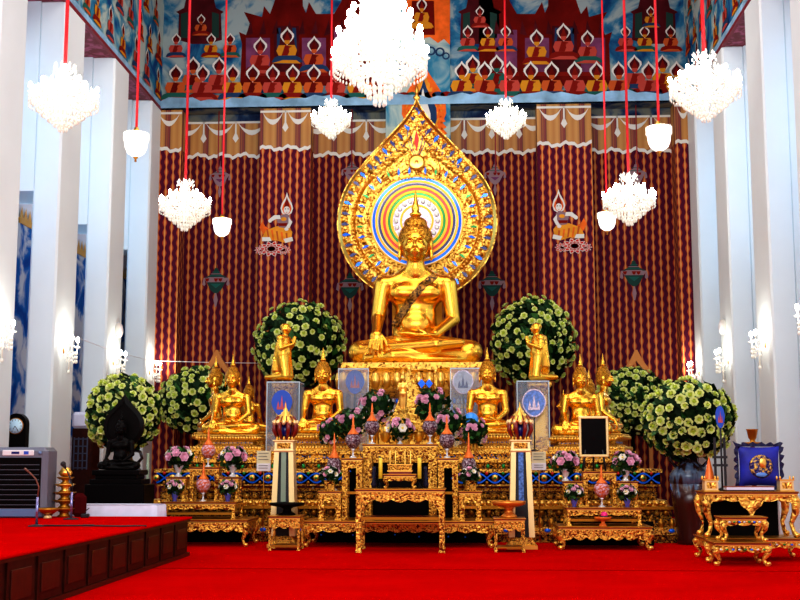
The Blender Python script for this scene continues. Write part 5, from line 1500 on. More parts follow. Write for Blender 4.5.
# ---------------- big rose arrangements
GREENK = plain('leaf_black_green', (.006, .018, .005), .6, spec=.1)
def rose_globe(px, py, rx, ry, Y, n, lab, kind, seed, rs=1.0):
    c = P(px, py, Y); k = Y / F; RX, RZ = rx * k, ry * k; RY = RX * .8
    rr = random.Random(seed)
    r = thing('rose_arrangement', lab, 'flowers', (c.x, Y, 0), 0, 'big yellow-green rose arrangements')
    b = MB(); b.ball((0, 0, c.z), (RX * .84, RY * .84, RZ * .84), GREENK, 18)
    leafcloud(b, (0, 0, c.z), (RX * .98, RY * .98, RZ * .98), 900, .11 + .0045 * Y, [GREENK, GREENL, GREENL, GREENM], rr, .85)
    for i in range(60):
        d = Vector((rr.gauss(0, 1), -abs(rr.gauss(0, 1)), rr.gauss(0, 1))).normalized()
        b.ball((d.x * RX * 1.02, d.y * RY * 1.02, c.z + d.z * RZ * 1.02), rr.uniform(.02, .035), ROSEO, 6)
    o = b.build('foliage', r)
    pts = []; tries = 0
    while len(pts) < n and tries < 20000:
        tries += 1
        d = Vector((rr.gauss(0, 1), rr.gauss(0, 1), rr.gauss(0, 1))).normalized()
        if d.y > .12 or d.z < -.85: continue
        q = Vector((d.x * RX, d.y * RY, d.z * RZ)) * rr.uniform(.94, 1.06)
        if all((q - o_).length > .128 * rs for o_, _ in pts): pts.append((q, d))
    for q, d in pts:
        dd = (d + Vector((rr.gauss(0, .2), rr.gauss(0, .2) - .25, rr.gauss(0, .2)))).normalized()
        child('rose', ROSE_ME, r, (q.x * 1.06, q.y * 1.06, c.z + q.z * 1.06), dd, rs * rr.choice((.62, .72, .78, .86)), rr.uniform(0, 6))
    if kind == 'stand':
        MB().lathe([(0, 0), (.3, 0), (.28, .05), (.05, .1), (.04, c.z - RZ * .8), (.2, c.z - RZ * .7), (0, c.z - RZ * .7)], BLKL, 14).build('stand', r)
    return r, c
rose_globe(300, 345, 43, 41, 24.75, 100, 'big round rose arrangement left of the giant Buddha', 'stand', 11)
rose_globe(533, 342, 39, 42, 24.75, 100, 'big round rose arrangement right of the giant Buddha', 'stand', 12)
rose_globe(197, 401, 36, 31, 24.7, 95, 'rose arrangement behind the far left Buddhas', 'stand', 13)
rose_globe(632, 402, 33, 31, 24.7, 90, 'rose arrangement behind the far right Buddhas', 'stand', 14)
rL, cL = rose_globe(124, 413, 34, 36, 18.4, 75, 'rose arrangement in front of the left columns, above the black shrine', 'vase', 15, .96)
rR, cR = rose_globe(688, 420, 41, 36, 17.9, 80, 'rose arrangement in the big brown vase on the right', 'vase', 16, .96)
def big_vase(px, Y, ztop, lab):
    r = thing('ceramic_floor_vase', lab, 'vase', (X_(px, Y), Y, 0), 0, 'big brown floor vases')
    h = ztop; prof = [(0, 0), (.20, 0), (.21, .03), (.20, .08), (.25, .40), (.29, .62), (.285, .72), (.20, .80), (.13, .85), (.12, .93), (.17, .99), (.16, 1.0), (0, .99)]
    pr = [(a * 1.0, b_ * h) for a, b_ in prof]
    MB().lathe(pr[:6], VASEB, 28).build('body', r)
    MB().lathe([(0, pr[5][1])] + pr[5:], VASEB, 28).build('glazed_neck', r)
    for s_ in (-1, 1):
        MB().tube([(s_ * .20, 0, .80 * h), (s_ * .28, 0, .86 * h), (s_ * .25, 0, .93 * h), (s_ * .15, 0, .95 * h)], .025, VASEB, 8).build('handle', r)
    b = MB()
    for i in range(0):
        a = 0; b.ball((.265 * math.cos(a), .265 * math.sin(a), (.70 - .03 * (i % 3)) * h), (.065, .05, .10 + .03 * (i % 2)), VASEG, 8)
big_vase(689, 17.9, Z_(447, 17.9), 'tall brown glazed floor vase holding roses at the right')
big_vase(124, 18.4, Z_(445, 18.4), 'tall brown floor vase hidden behind the black shrine at the left')

# ---------------- lantern pedestals
def lantern_pedestal(px, Y, lab, glassmat):
    x = X_(px, Y, 460); k = Y / F
    r = thing('lantern_pedestal', lab, 'lantern', (x, Y, 0), 0, 'gilt lantern pedestals')
    zt = Z_(440, Y); z0 = .10
    MB().lathe([(.21, 0), (.21, .05), (.17, .07), (.17, .10)], GOLD2, square=True).lathe([(.19, .05), (.15, .13), (.13, .16)], CARV2, square=True).build('base', r)
    w0, w1 = 12.5 * k, 9.5 * k
    b = MB()
    za, zb_ = .16, zt - .17
    for s_ in (-1, 1):     # two side rails leaving a glazed slot
        b.add([(s_ * w0, -w0, za), (s_ * w0 * .55, -w0, za), (s_ * w1 * .5, -w1, zb_), (s_ * w1, -w1, zb_), (s_ * w0, w0, za), (s_ * w0 * .55, w0, za), (s_ * w1 * .5, w1, zb_), (s_ * w1, w1, zb_)],
              [[0, 1, 2, 3], [4, 5, 6, 7], [0, 3, 7, 4], [1, 2, 6, 5], [2, 3, 7, 6], [0, 1, 5, 4]], PALEG)
    b.build('frame', r)
    MB().add([(-w0 * .55, -w0 * .8, za), (w0 * .55, -w0 * .8, za), (w1 * .5, -w1 * .8, zb_), (-w1 * .5, -w1 * .8, zb_)], [[0, 1, 2, 3]], BLKM).box(-.035, .035, -w1 * .95, -w1 * .82, za, zb_, glassmat).build('glass_slot', r)
    MB().lathe([(w1, zb_), (w1 * 1.05, zb_ + .02), (w1 * .98, zb_ + .04), (w1 * .95, zt - .03), (w1 * 1.15, zt - .015), (w1 * 1.15, zt)], PALEG, square=True).box(-w1 * .7, w1 * .7, -w1 * 1.02, -w1 * .9, zb_ + .05, zt - .04, CARV2).build('capital', r)
    # lantern head
    q = thing('x', 'x', 'x'); bpy.data.objects.remove(q)
    b = MB()
    for i in range(8):
        a = PI / 8 + i * PI / 4
        b.tube([(.10 * math.cos(a), .10 * math.sin(a), zt), (.165 * math.cos(a), .165 * math.sin(a), zt + .14), (.16 * math.cos(a), .16 * math.sin(a), zt + .22), (.13 * math.cos(a), .13 * math.sin(a), zt + .26)], [.022, .03, .03, .02], REDL, 6)
    b.ball((0, 0, zt + .13), (.09, .09, .12), NAVY, 10)
    b.build('red_cage', r)
    b = MB()
    for i in range(12):
        a = i * PI / 6; b.ball((.12 * math.cos(a), .12 * math.sin(a), zt + .025), (.022, .022, .03), GOLD2, 6); b.ball((.165 * math.cos(a), .165 * math.sin(a), zt + .245), (.03, .03, .04), PALEG, 6)
    b.lathe([(0, zt + .24), (.165, zt + .25), (.16, zt + .275), (.12, zt + .32), (.10, zt + .335), (.105, zt + .35), (.06, zt + .375), (.062, zt + .39), (.03, zt + .415), (.035, zt + .43), (.012, zt + .46), (.004, zt + .53), (0, zt + .53)], GOLD2, 16)
    for i in range(12):
        a = (i + .5) * PI / 6; b.tube([(.162 * math.cos(a), .162 * math.sin(a), zt + .27), (.115 * math.cos(a), .115 * math.sin(a), zt + .335)], .010, REDL, 5)
    b.build('gilt_roof', r)
lantern_pedestal(285, 17.06, 'gilt lantern pedestal on the left with a greenish glass slot', plain('slot_glass_green', (.30, .42, .30), .2, .3))
lantern_pedestal(520.5, 16.95, 'gilt lantern pedestal on the right with a blue glass slot', plain('slot_glass_blue', (.10, .22, .55), .2, .3, noise=.6, nscale=30))

# ---------------- acrylic cases and ceremonial fans
def case(px0, px1, pyt, Y, d, lab):
    X0, X1 = X_(px0, Y), X_(px1, Y); h = Z_(pyt, Y) - ZALT; w = (X1 - X0) / 2
    r = thing('acrylic_case', lab, 'display case', ((X0 + X1) / 2, Y, ZALT), 0, 'clear acrylic cases')
    for nm, bx in (('front_pane', (-w, w, 0, .008)), ('back_pane', (-w, w, d - .008, d)), ('side_pane', (-w, -w + .008, .01, d - .01)), ('side_pane', (w - .008, w, .01, d - .01))):
        MB().box(*bx, 0, h - .02, ACRY).build(nm, r)
    b = MB().box(-w, w, 0, d, h - .02, h, ACRYE)
    for sx in (-1, 1): b.box(sx * w - .008, sx * w + .008, -.004, .012, 0, h, ACRYE)
    b.build('edges', r)
case(266, 298.5, 381, 20.28, .62, 'clear acrylic case under the left kneeling disciple')
case(518, 550, 381, 20.28, .62, 'clear acrylic case under the right kneeling disciple')
case(338, 368, 368, 20.9, .14, 'clear acrylic case of the blue fan before the throne, left')
case(451, 482, 368, 20.9, .14, 'clear acrylic case of the silver fan before the throne, right')
def fan(px, py, rx, ry, Y, lab, face, emb, zb, rim=None):
    c = P(px, py, Y); k = Y / F
    r = thing('ceremonial_fan', lab, 'fan', (c.x, Y, zb))
    zc = c.z - zb; a, b_ = rx * k, ry * k
    pts = []
    for i in range(28):
        t = 2 * PI * i / 28; z = math.sin(t); x = math.cos(t) * (1 - .18 * (z < 0) * abs(z))
        pts.append((x * a, zc + z * b_))
    b = MB().prism(pts, -.012, .012, face); bl = b.build('blade', r)
    b = MB()
    if rim: ringstrip(b, pts, [(x * .9, zc + (z - zc) * .9) for x, z in pts], -.016, -.016, rim)
    for (u, v0, v1, w_) in ((0, -.45, .6, .16), (-.35, -.4, .15, .14), (.35, -.4, .15, .14)):
        b.add([(u * a - w_ * a, -.018, zc + v0 * b_), (u * a + w_ * a, -.018, zc + v0 * b_), (u * a + w_ * a * .6, -.018, zc + (v0 + v1) / 2 * b_), (u * a, -.018, zc + v1 * b_), (u * a - w_ * a * .6, -.018, zc + (v0 + v1) / 2 * b_)], [[0, 1, 2, 3, 4]], emb)
    b.add([(-.5 * a, -.017, zc - .5 * b_), (.5 * a, -.017, zc - .5 * b_), (.42 * a, -.017, zc - .32 * b_), (-.42 * a, -.017, zc - .32 * b_)], [[0, 1, 2, 3]], emb)
    b.build('emblem', bl)
    MB().tube([(0, 0, 0), (0, 0, zc - b_ * .9)], .012, BLKM, 8).lathe([(0, 0), (.08, 0), (.06, .02), (.012, .04), (0, .04)], BLKM, 12).build('handle', r)
fan(282, 403, 10.5, 13, 20.14, 'round blue fan with a red emblem before the left case', FANB, FANR, ZALT)
fan(355, 382, 9.5, 12, 20.97, 'round blue fan in the case at the left of the throne', FANB, FANR, ZALT)
fan(463, 382, 10.5, 12, 20.97, 'round silver fan with a dark emblem at the right of the throne', FANS, NAVY, ZALT, SILV)
fan(534, 403, 12, 14, 20.14, 'round pale blue fan before the right case', FANP, SILV, ZALT, SILV)
gz = P(471, 420, 19.5)
r = thing('glass_globe', 'blue glass globe left of the right central Buddha', 'globe', (gz.x, 19.5, ZALT))
MB().ball((0, 0, gz.z - ZALT), .125, GLOBE, 20).build('globe', r); MB().lathe([(0, 0), (.09, 0), (.03, .04), (.03, gz.z - ZALT - .15), (.07, gz.z - ZALT - .11), (0, gz.z - ZALT - .11)], GDK, 12).build('stand', r)
# notices
for px, pt, pb_, w_, lab in ((263.5, 451, 471, 7, 'cream and white notice beside the left lantern pedestal'), (539, 452, 470, 7, 'yellowish notice beside the right lantern pedestal')):
    Y = 17.95; c = P(px, pb_, Y); h = (pb_ - pt) * Y / F; w = w_ * Y / F
    r = thing('paper_notice', lab, 'notice', (c.x, Y, c.z))
    zb_ = c.z
    s_h = MB().box(-w, w, 0, .01, 0, h, PAPER).box(-w, w, -.004, 0, 0, h * .38, PAPERW)
    sh = s_h.build('sheet', r)
    b = MB()
    for i in range(3): b.box(-w * .75, w * (.7 - .2 * (i % 2)), -.006, -.004, h * (.86 - i * .15), h * (.89 - i * .15), INK)
    for i in range(2): b.box(-w * .7, w * .6, -.008, -.004, h * (.25 - i * .12), h * (.28 - i * .12), INK)
    b.build('text_lines', sh)
    MB().tube([(0, .02, -zb_), (0, .02, h * .5)], .008, GDK, 6).build('post', r)
# wooden gables behind the outer rose arrangements
for px, lab in ((217, 'brown wooden gable peak rising behind the far left Buddhas'), (636, 'brown wooden gable peak rising above the right rose arrangement')):
    Y = 25.65; c = P(px, 356, Y); k = Y / F
    r = thing('wooden_gable', lab, 'gable', (c.x, Y, 0), 0, 'gable frames at the back wall')
    g = plain('gable_wood_%d' % px, (.50, .17, .02), .45, .2)
    MB().prism([(-15 * k, c.z - 17 * k), (-6 * k, c.z - 4 * k), (-1 * k, c.z + 6 * k), (1 * k, c.z + 6 * k), (6 * k, c.z - 4 * k), (15 * k, c.z - 17 * k), (9 * k, c.z - 17 * k), (0, c.z - 5 * k), (-9 * k, c.z - 17 * k)], -.05, .05, g).build('gable', r)
    for s_ in (-1, 1): MB().box(s_ * 12 * k - .04, s_ * 12 * k + .04, -.04, .04, 0, c.z - 16 * k, g).build('post', r)
# black picture frame on the right group
Y = 17.2; c = P(594, 457, Y); k = Y / F
r = thing('picture_frame', 'black framed picture with a thin gilt border on the right group', 'picture', (c.x, Y, ZRs))
zo = c.z - ZRs; w = 14.5 * k; h = 40 * k
b = MB()
for bx in ((-w, w, zo, zo + .035), (-w, w, zo + h - .035, zo + h)): b.box(bx[0], bx[1], -.03, .01, bx[2], bx[3], PALEG, bev=.008)
for s_ in (-1, 1): b.box(min(s_ * w, s_ * (w - .035)), max(s_ * w, s_ * (w - .035)), -.03, .01, zo + .03, zo + h - .03, PALEG, bev=.008)
b.build('frame_border', r)
MB().box(-w + .03, w - .03, -.012, .0, zo + .03, zo + h - .03, BLKL).build('dark_picture', r)
for s_ in (-1, 1): MB().tube([(s_ * .12, 0, zo + .1), (s_ * .16, .0, 0)], .016, BLKM, 6).build('easel_leg', r)
MB().tube([(0, .01, zo + .25), (0, .10, 0)], .014, BLKM, 6).build('easel_leg', r)

# ================================================================== RIGHT TABLE SET
ZB2 = Z_(537, 14.9)
def jewels(r, x0, x1, y, z, n, mats=(WHITEI, GREENI, BLUEI)):
    b = MB()
    for i in range(n): b.ball((x0 + (x1 - x0) * (i + .5) / n, y, z), (.018, .008, .012), mats[i % len(mats)], 6)
    b.build('jewel_inlay', r)
T1 = altar_table('base_platform', 'broad low gilt plinth under the right-hand table, jewelled edge', 'plinth', 704, 806, 537, 14.9, .75, 0, .075, .075, 'cab', 7, .11, mat=CARVS)
jewels(T1, -.62, .62, -.385, ZB2 - .075, 14)
ZB3 = Z_(541, 14.3)
T2 = altar_table('base_platform', 'small low gilt plinth at the very front right, jewelled edge', 'plinth', 712, 766, 541, 14.25, .5, 0, .075, .075, 'cab', 5, .11, mat=CARVS)
jewels(T2, -.28, .28, -.262, ZB3 - .08, 8)
ZB4 = Z_(516, 14.35)
T3 = altar_table('step_table', 'little gilt step table with jewelled edge below the big right table', 'table', 720, 764, 516, 14.35, .36, ZB3, .07, .06, 'cab', 3, .12, mat=CARVS)
jewels(T3, -.2, .2, -.192, (ZB4 - ZB3) - .06, 7)
ZTT = Z_(491, 15.0)
T4 = altar_table('offering_table', 'big gilt table on the right carrying the blue velvet cushion', 'table', 704, 796, 491, 15.0, .55, ZB2, .09, .08, 'cab', 5, .20, mat=CARVS)
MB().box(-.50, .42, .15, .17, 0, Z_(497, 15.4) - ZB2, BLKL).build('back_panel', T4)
b = MB().prism([(-.16, .47), (.16, .47), (.12, .38), (.05, .33), (0, .24), (-.05, .33), (-.12, .38)], -.27, -.245, CARVS); b.build('pendant_leaf', T4)
for px, lab in ((710, 'small pale gilt box at the left end of the right table'), (785, 'small pale gilt box at the right end of the right table')):
    x = X_(px, 15.08)
    r = thing('gilt_box', lab, 'box', (x, 15.12, ZTT), 0, 'small gilt boxes on the right table')
    w = 7.2 * 15.1 / F
    MB().box(-w, w, -w, w, 0, .015, GOLD2).box(-w * .9, w * .9, -w * .9, w * .9, .015, .13, PALEG).box(-w, w, -w, w, .13, .145, GOLD2).box(-w * .65, w * .65, -w * .93, -w * .85, .035, .11, CARVS).build('box_body', r)
    b = MB()
    for sx in (-1, 1):
        for sy in (-1, 1): b.lathe([(.012, .14), (.012, .175), (0, .19)], GOLD2, 8, c=(sx * w * .88, sy * w * .88, 0))
    b.build('corner_finials', r)
r = thing('cone_ornament', 'orange and gold cone standing behind the left gilt box', 'ornament', (X_(709, 15.38), 15.38, ZTT))
MB().lathe([(0, 0), (.085, 0), (.08, .02), (.07, .10), (.05, .22), (.025, .33), (.01, .40), (0, .42)], ORNG, 14).build('cone', r); MB().lathe([(.09, 0), (.09, .03), (.075, .035)], GOLD2, 14).build('ring', r)
fan(720, 417, 4.5, 11, 15.42, 'narrow blue fan with a red centre on a black stand, right table', FANB, FANR, ZTT)
r = thing('folding_stand', 'black stand with crossbars under the narrow blue fan', 'stand', (X_(720, 15.3), 15.3, ZTT))
for s_ in (-1, 1): MB().box(s_ * .06 - .014, s_ * .06 + .014, -.012, .012, 0, .66, BLKM).build('upright', r)
for z in (.3, .4): MB().box(-.09, .09, -.02, .02, z, z + .03, BLKM).build('crossbar', r)
# book
r = thing('prayer_book', 'white prayer book with a brown cover lying in front of the blue cushion', 'book', (X_(748, 15.1), 15.12, ZTT))
MB().box(-.29, .29, -.09, .10, 0, .018, WOODP).box(-.29, .29, -.09, .10, .05, .062, plain('brown_cover', (.25, .06, .02), .5)).build('cover', r)
MB().box(-.285, .285, -.094, .095, .018, .05, CLOTHW).build('pages', r)
# cushion
r = thing('velvet_cushion', 'blue frilled velvet cushion with a round gold emblem on the right table', 'cushion', (X_(759, 15.35), 15.36, ZTT))
w = 20 * 15.35 / F; zc = 22 * 15.35 / F + .02; hh = 19.5 * 15.35 / F
b = MB(); n = 14; vs = []; fs = []
for sgn in (-1, 1):
    o = len(vs)
    for i in range(n + 1):
        for j in range(n + 1):
            u, v = -1 + 2 * i / n, -1 + 2 * j / n
            t = .10 * (max(0, (1 - u ** 4)) * max(0, 1 - v ** 4)) ** .6
            vs.append((u * w * (1 - .06 * (1 - v * v)), sgn * t, zc + v * hh * (1 - .06 * (1 - u * u))))
    for i in range(n):
        for j in range(n): fs.append([o + i * (n + 1) + j, o + (i + 1) * (n + 1) + j, o + (i + 1) * (n + 1) + j + 1, o + i * (n + 1) + j + 1])
b.add(vs, fs, BLUEV, True); cu = b.build('cushion', r)
b = MB(); per = []
for k in range(72):
    t = k / 72 * 4; s_ = int(t); q = -1 + 2 * (t - s_)
    u, v = ((q, -1), (1, q), (-q, 1), (-1, -q))[s_]; per.append((u, v))
m = len(per); vs = []
for k, (u, v) in enumerate(per):
    f = 1.16 + .07 * math.sin(k * 1.9)
    if abs(u) > .9 and abs(v) > .9: f *= 1.04
    vs += [(u * w * .98, .0, zc + v * hh * .98), (u * w * f, .045 * math.sin(k * 2.4), zc + max(v * hh * f, -zc + .004))]
b.add(vs, [[2 * k, 2 * k + 1, (2 * k + 3) % (2 * m), (2 * k + 2) % (2 * m)] for k in range(m)], BLUEV2, True); b.build('frill', cu)
b = MB().lathe([(0, 0), (.145, 0), (.13, .012), (0, .018)], EMBL, 24, Matrix.Translation((.0, -.098, zc)) @ Matrix.Rotation(PI / 2, 4, 'X')); b.ball((.02, -.115, zc + .04), (.05, .012, .07), GOLD2, 8); b.ball((0, -.108, zc - .10), (.08, .012, .03), SKYB, 8); b.build('gold_emblem', cu)
r = thing('gold_cup', 'small gold cup on a dish behind the top of the blue cushion', 'cup', (X_(754, 15.5), 15.54, ZTT))
zt_ = Z_(446, 15.5) - ZTT
MB().tube([(0, 0, 0), (0, 0, zt_)], .03, GDK, 10).build('stem', r)
MB().lathe([(0, zt_), (.13, zt_ + .03), (.12, zt_ + .045), (.04, zt_ + .04), (.03, zt_ + .07), (.05, zt_ + .10), (.07, zt_ + .2), (.08, zt_ + .21), (0, zt_ + .19)], GDK, 18).build('bowl', r)

# ================================================================== LEFT SIDE
XPF = X_(187, 15.35, 555); ZPF = .49
plat = thing('carpeted_platform', 'red carpeted wooden platform filling the lower left corner', 'platform', (XPF, 15.45, 0))
x0_ = -7.85 - XPF
MB().box(x0_, -.02, -12.9, -.02, .0, ZPF - .03, WOODD).build('wooden_body', plat)
b = MB().box(x0_, .03, -12.95, .03, ZPF - .03, ZPF, CARPET, bev=.01); b.build('carpet_top', plat)
b = MB(); y = -.12
while y > -8:
    b.box(-.02, -.004, y - .62, y - .03, .05, ZPF - .06, WOODD); b.box(-.004, .006, y - .55, y - .10, .12, ZPF - .13, WOODP, bev=.01); y -= .68
b.box(-.02, .012, -12.9, .0, 0, .045, WOODP); b.box(-.02, .012, -12.9, .0, ZPF - .06, ZPF - .03, WOODP); b.build('side_panelling', plat)
def mic(px, py, pts, headpx, lab, capsule):
    Y = (H - ZPF) * F / (py - 460); c = P(px, py, Y); k = Y / F
    r = thing('desk_microphone', lab, 'microphone', (c.x, Y, ZPF), 0, 'gooseneck microphones')
    MB().lathe([(0, 0), (.095, 0), (.09, .012), (.03, .022), (0, .025)], BLKM, 18, sq=.8).build('base', r)
    q = [((x - px) * k, 0, (py - y) * k) for x, y in pts]
    MB().tube([(0, 0, .02), (0, 0, q[0][2])], .015, CHROME, 10).build('stand_tube', r)
    MB().tube(q, .008, MICP if not capsule else BLKM, 8).build('gooseneck', r)
    d = (Vector(q[-1]) - Vector(q[-2])).normalized()
    if capsule: MB().ball(q[-1], .034, BLKM, 12).tube([Vector(q[-1]) - d * .06, q[-1]], [.014, .03], BLKM, 8).build('microphone_head', r)
    else: MB().tube([Vector(q[-1]) - d * .04, Vector(q[-1]) + d * .03], .011, MICP, 8).build('microphone_head', r)
    return c
m1 = mic(36.5, 526, [(36.5, 497), (37.5, 487), (34, 479), (29, 474), (24, 470)], 0, 'nearer gooseneck microphone on the platform, thin brown tip', False)
m2 = mic(71, 519, [(71, 492), (71, 485), (67, 474), (61, 464)], 0, 'farther gooseneck microphone on the platform with a round black head', True)
b = MB().tube([(m1.x + .08, m1.y, ZPF + .01), (m1.x + .5, m1.y + .05, ZPF + .008), (m1.x + .95, m1.y - .02, ZPF + .008), (XPF - .06, m1.y + .05, ZPF + .008), (XPF + .04, m1.y + .1, ZPF + .004)], .009, BLKM, 6)
b.box(m1.x + .5, m1.x + .62, m1.y + .02, m1.y + .07, ZPF, ZPF + .02, BLKM)
tag(b.build('microphone_cable'), 'black cable lying across the red platform from the nearer microphone', 'cable')
Ys_ = 15.1; r = thing('cable_plug', 'small black plug box beside the farther microphone', 'plug', (X_(87, Ys_), Ys_, ZPF))
MB().box(-.05, .05, -.04, .04, 0, .05, BLKM, bev=.012).build('housing', r); MB().tube([(0, 0, .05), (.01, 0, .09), (.05, 0, .12)], .006, BLKM, 6).build('lead', r)
# air cooler
Yc = 15.0; k = Yc / F; xr = X_(47, Yc); xl = xr - .95; zt_ = Z_(447, Yc)
r = thing('air_cooler', 'grey air cooler with a dark grille on the platform at the left edge', 'air cooler', ((xl + xr) / 2, Yc, ZPF))
w = .475; h = zt_ - ZPF
MB().box(-w, w, 0, .42, 0, h, PLAST, bev=.05).build('casing', r)
MB().box(-w + .04, w - .07, -.012, .02, .12, h - .13, BLKL, bev=.008).build('grille', r)
MB().box(-w + .02, w - .02, -.016, .02, .01, .11, PLASTB, bev=.012).build('tank_front', r)
MB().box(-.1, w - .17, -.012, .01, h - .105, h - .035, PAPERW, bev=.008).box(0.02, .12, -.016, .01, h - .085, h - .055, NAVY).box(.18, .24, -.016, .01, h - .09, h - .05, FANB).build('control_panel', r)
MB().lathe([(0, 0), (.02, 0), (.022, .012), (0, .015)], PLASTB, 12, Matrix.Translation((w - .09, -.002, h - .07)) @ Matrix.Rotation(PI / 2, 4, 'X')).build('knob', r)
b = MB()
for i in range(9): b.box(-w + .06, w - .09, -.02, -.012, .16 + i * (h - .32) / 9, .165 + i * (h - .32) / 9, PLAST)
b.build('grille_bars', r)
# clock on a cabinet
Yk = 18.7; k = Yk / F; c = P(17, 430, Yk); zb_ = Z_(447, Yk)
r = thing('arched_clock', 'black arched mantel clock with a pale blue face at the left edge', 'clock', (c.x, Yk, zb_))
w = 10.5 * k; h = 34 * k
poly = [(-w, 0), (w, 0), (w, h - w)] + [(w * math.cos(t * PI / 12), h - w + w * math.sin(t * PI / 12)) for t in range(1, 12)] + [(-w, h - w)]
MB().prism(poly, -.06, .09, BLKL).build('case', r)
fc = (0, -.065, c.z - zb_ + .06)
MB().lathe([(0, 0), (.115, 0), (.115, .016), (0, .016)], CLKF, 28, Matrix.Translation(fc) @ Matrix.Rotation(PI / 2, 4, 'X')).build('dial', r)
dial = ALLC(r)[-1] if ALLC(r)[-1].name.startswith('dial') else [c for c in ALLC(r) if c.name.startswith('dial')][0]
MB().lathe([(.112, 0), (.128, .0), (.128, .012), (.112, .012)], GDK, 28, Matrix.Translation(fc) @ Matrix.Rotation(PI / 2, 4, 'X')).build('bezel', r)
b = MB()
for i in range(12):
    a = i * PI / 6; b.box(-.004, .004, -.002, .0, .085, .105, BLKM, Matrix.Translation((0, -.083, fc[2])) @ Matrix.Rotation(a, 4, 'Y'))
b.build('hour_marks', dial)
for L_, a, nm in ((.06, -2.6, 'hour_hand'), (.09, 2.55, 'minute_hand')): MB().box(-.004, .004, -.003, 0, 0, L_, BLKM, Matrix.Translation((0, -.088, fc[2])) @ Matrix.Rotation(a, 4, 'Y')).build(nm, dial)
tag(MB().box(-.45, .22, -.16, .2, 0, zb_ - .0, WOODD, bev=.02).box(-.40, .17, -.17, -.15, .1, zb_ - .1, WOODP, bev=.01).build('clock_cabinet', None, (c.x, Yk, 0)), 'dark wooden cabinet under the arched clock at the left edge', 'cabinet')
# lattice cabinet with white cover
Yl = 21.6; k = Yl / F; xa, xb = X_(71, Yl), X_(92, Yl); zt_ = Z_(428, Yl)
r = thing('lattice_cabinet', 'dark wooden lattice cabinet under a white cover between the left columns', 'cabinet', ((xa + xb) / 2, Yl, 0))
w = (xb - xa) / 2
MB().box(-w, w, 0, .45, 0, zt_, WOODD, bev=.015).build('carcass', r)
b = MB()
for i in range(5): b.box(-w * .8, w * .5, -.015, 0, zt_ - .2 - i * .13, zt_ - .18 - i * .13, plain('lattice_blue', (.06, .08, .14), .4) if i == 0 else MATS['lattice_blue'])
for i in range(4): b.box(-w * .8 + i * w * .42, -w * .8 + i * w * .42 + .02, -.015, 0, zt_ - .74, zt_ - .16, MATS['lattice_blue'])
b.build('lattice_door', r)
tag(MB().box(-w - .02, w + .02, 0, .47, 0, .30, CLOTHW, bev=.05).build('white_cover', None, ((xa + xb) / 2, Yl - .01, zt_)), 'white cloth bundle on top of the dark lattice cabinet', 'cloth')
# stack of gold trays
Yg = 15.15; k = Yg / F; xs = X_(62, Yg)
z = ZPF
for i, (rw, hh, m_) in enumerate(((13, 9, GDK), (12.5, 8, GDK), (12, 8, GDK), (10.5, 8, GOLD2), (9, 7, GDK))):
    R_ = rw * k; h = hh * k
    r = thing('footed_tray', ('bottom', 'second from bottom', 'middle', 'fourth from bottom', 'topmost')[i] + ' gold tray in the stack beside the air cooler', 'tray', (xs, Yg + .16, z), 0, 'stacked gold trays')
    MB().lathe([(0, 0), (R_ * .6, 0), (R_ * .35, h * .3), (R_ * .35, h * .5), (R_ * .5, h * .66), (0, h * .68)], m_, 18).build('foot', r)
    MB().lathe([(0, h * .66), (R_ * .7, h * .68), (R_, h * .98), (R_ * .94, h), (R_ * .8, h * .85), (0, h * .80)], m_, 20).build('dish', r)
    z += h * 1.0
tag(MB().lathe([(.02, 0), (.06, .01), (.09, .05), (.07, .08), (.05, .12), (0, .12)], GOLD2, 16).build('gold_bowl', None, (xs, Yg + .16, z)), 'little gold bowl crowning the stack of gold trays', 'bowl')
r = thing('footed_bowl', 'small bright gold footed bowl in front of the gold tray stack', 'bowl', (X_(50, 14.9), 14.9, ZPF))
MB().lathe([(0, 0), (.055, 0), (.045, .03), (.02, .05), (0, .05)], PALEG, 16).build('foot', r)
MB().lathe([(0, .05), (.06, .055), (.13, .10), (.14, .13), (.12, .125), (0, .09)], GDK, 20).build('bowl', r)
r = tag(MB().box(-.09, .09, -.07, .07, 0, .30, plain('red_cloth', (.06, .003, .004), .9, spec=.05), bev=.05).build('red_bundle', None, (X_(80, 15.3), 15.33, ZPF)), 'dark red cloth bundle to the right of the gold tray stack', 'cloth')
# low table with white cloth behind the platform
Yw = 15.62; xa, xb = X_(64, Yw), X_(158, Yw); zt_ = Z_(505.5, Yw)
r = thing('low_side_table', 'low table behind the platform under a white cloth', 'table', ((xa + xb) / 2, Yw + .25, 0))
w = (xb - xa) / 2
MB().box(-w + .04, w - .04, -.22, .22, zt_ - .05, zt_ - .012, WOODD).build('tabletop', r)
for sx in (-1, 1):
    for sy in (-1, 1): MB().box(sx * (w - .09) - .03, sx * (w - .09) + .03, sy * .18 - .03, sy * .18 + .03, 0, zt_ - .05, WOODD).build('leg', r)
b = MB(); n = 60; vs = []; fs = []
def edge(t):
    L_ = [(-w, -.25), (w, -.25), (w, .25), (-w, .25)]; t *= 4; i = int(t) % 4; f = t - int(t); a, c2 = L_[i], L_[(i + 1) % 4]
    return a[0] + (c2[0] - a[0]) * f, a[1] + (c2[1] - a[1]) * f
for i in range(n):
    x, y = edge(i / n); vs += [(x * .97, y * .97, zt_), (x, y, zt_ - .015), (x * (1.01 + .01 * math.sin(i * 1.7)), y * (1.03 + .06 * math.sin(i * 2.3)), zt_ - .22)]
for i in range(n):
    j = (i + 1) % n
    for q in (0, 1): fs.append([i * 3 + q, j * 3 + q, j * 3 + q + 1, i * 3 + q + 1])
fs.append([i * 3 for i in range(n)])
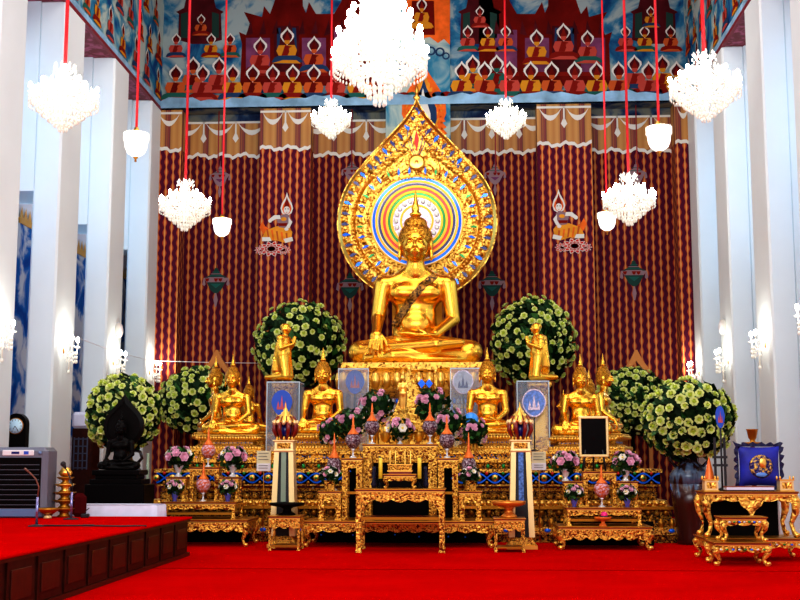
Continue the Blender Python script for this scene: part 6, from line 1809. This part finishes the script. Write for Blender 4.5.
b.add(vs, fs, CLOTHW, True)
tag(b.build('table_cloth', None, ((xa + xb) / 2, Yw + .25, 0)), 'white cloth draped over the low table behind the red platform', 'cloth')
# standing pole right of the shrine
r = thing('standing_pole', 'pale greenish standing pole between the black shrine and the altar', 'pole', (X_(148, 17.6), 17.6, 0))
MB().tube([(0, 0, 0), (0, 0, Z_(453, 17.6))], .022, plain('pole_green', (.25, .32, .22), .4, .3), 10).build('shaft', r)
MB().lathe([(0, 0), (.15, 0), (.14, .03), (.03, .05), (0, .05)], BLKL, 16).build('foot', r)

# ================================================================== LIGHT
w = bpy.data.worlds.new('world'); S.world = w; w.use_nodes = True
bg = w.node_tree.nodes['Background']; bg.inputs[0].default_value = (.95, .97, 1, 1); bg.inputs[1].default_value = .5
def area(name, loc, rot, sx, sy, e, col=(1, 1, 1)):
    l = bpy.data.lights.new(name, 'AREA'); l.shape = 'RECTANGLE'; l.size = sx; l.size_y = sy; l.energy = e; l.color = col
    o = bpy.data.objects.new(name, l); COL.objects.link(o); o.location = loc; o.rotation_euler = rot; return o
area('ceiling_light', (-.9, 13, 11.5), (0, 0, 0), 8, 14, 700, (1, .97, .92))
area('front_light', (-.9, 3, 6.5), (math.radians(72), 0, 0), 9, 4, 760, (.93, .96, 1))
area('upper_wall_light', (-.9, 19.5, 7.6), (math.radians(115), 0, 0), 8, .6, 160, (1, .96, .9))
for a, b_ in cols_y:
    for xw, ry in ((-7.86, -PI / 2), (6.16, PI / 2)):
        area('daylight_fill', (xw, a - 1.15, 6.6), (0, ry, 0), 3.4, 1.5, 24, (.30, .62, 1))  # added bluish fill for the column fronts, standing in for unseen window daylight
for xw, ry in ((-7.8, -PI / 2), (6.1, PI / 2)):
    area('daylight_fill', (xw, 27.6, 7.5), (0, ry, 0), 3, 1.2, 20, (.8, .9, 1))  # added fill that lifts the dark far end of the aisles, no window there
S.view_settings.view_transform = 'Standard'
S.view_settings.look = 'Medium High Contrast'
S.view_settings.exposure = 0.0
S.view_settings.gamma = 1.0
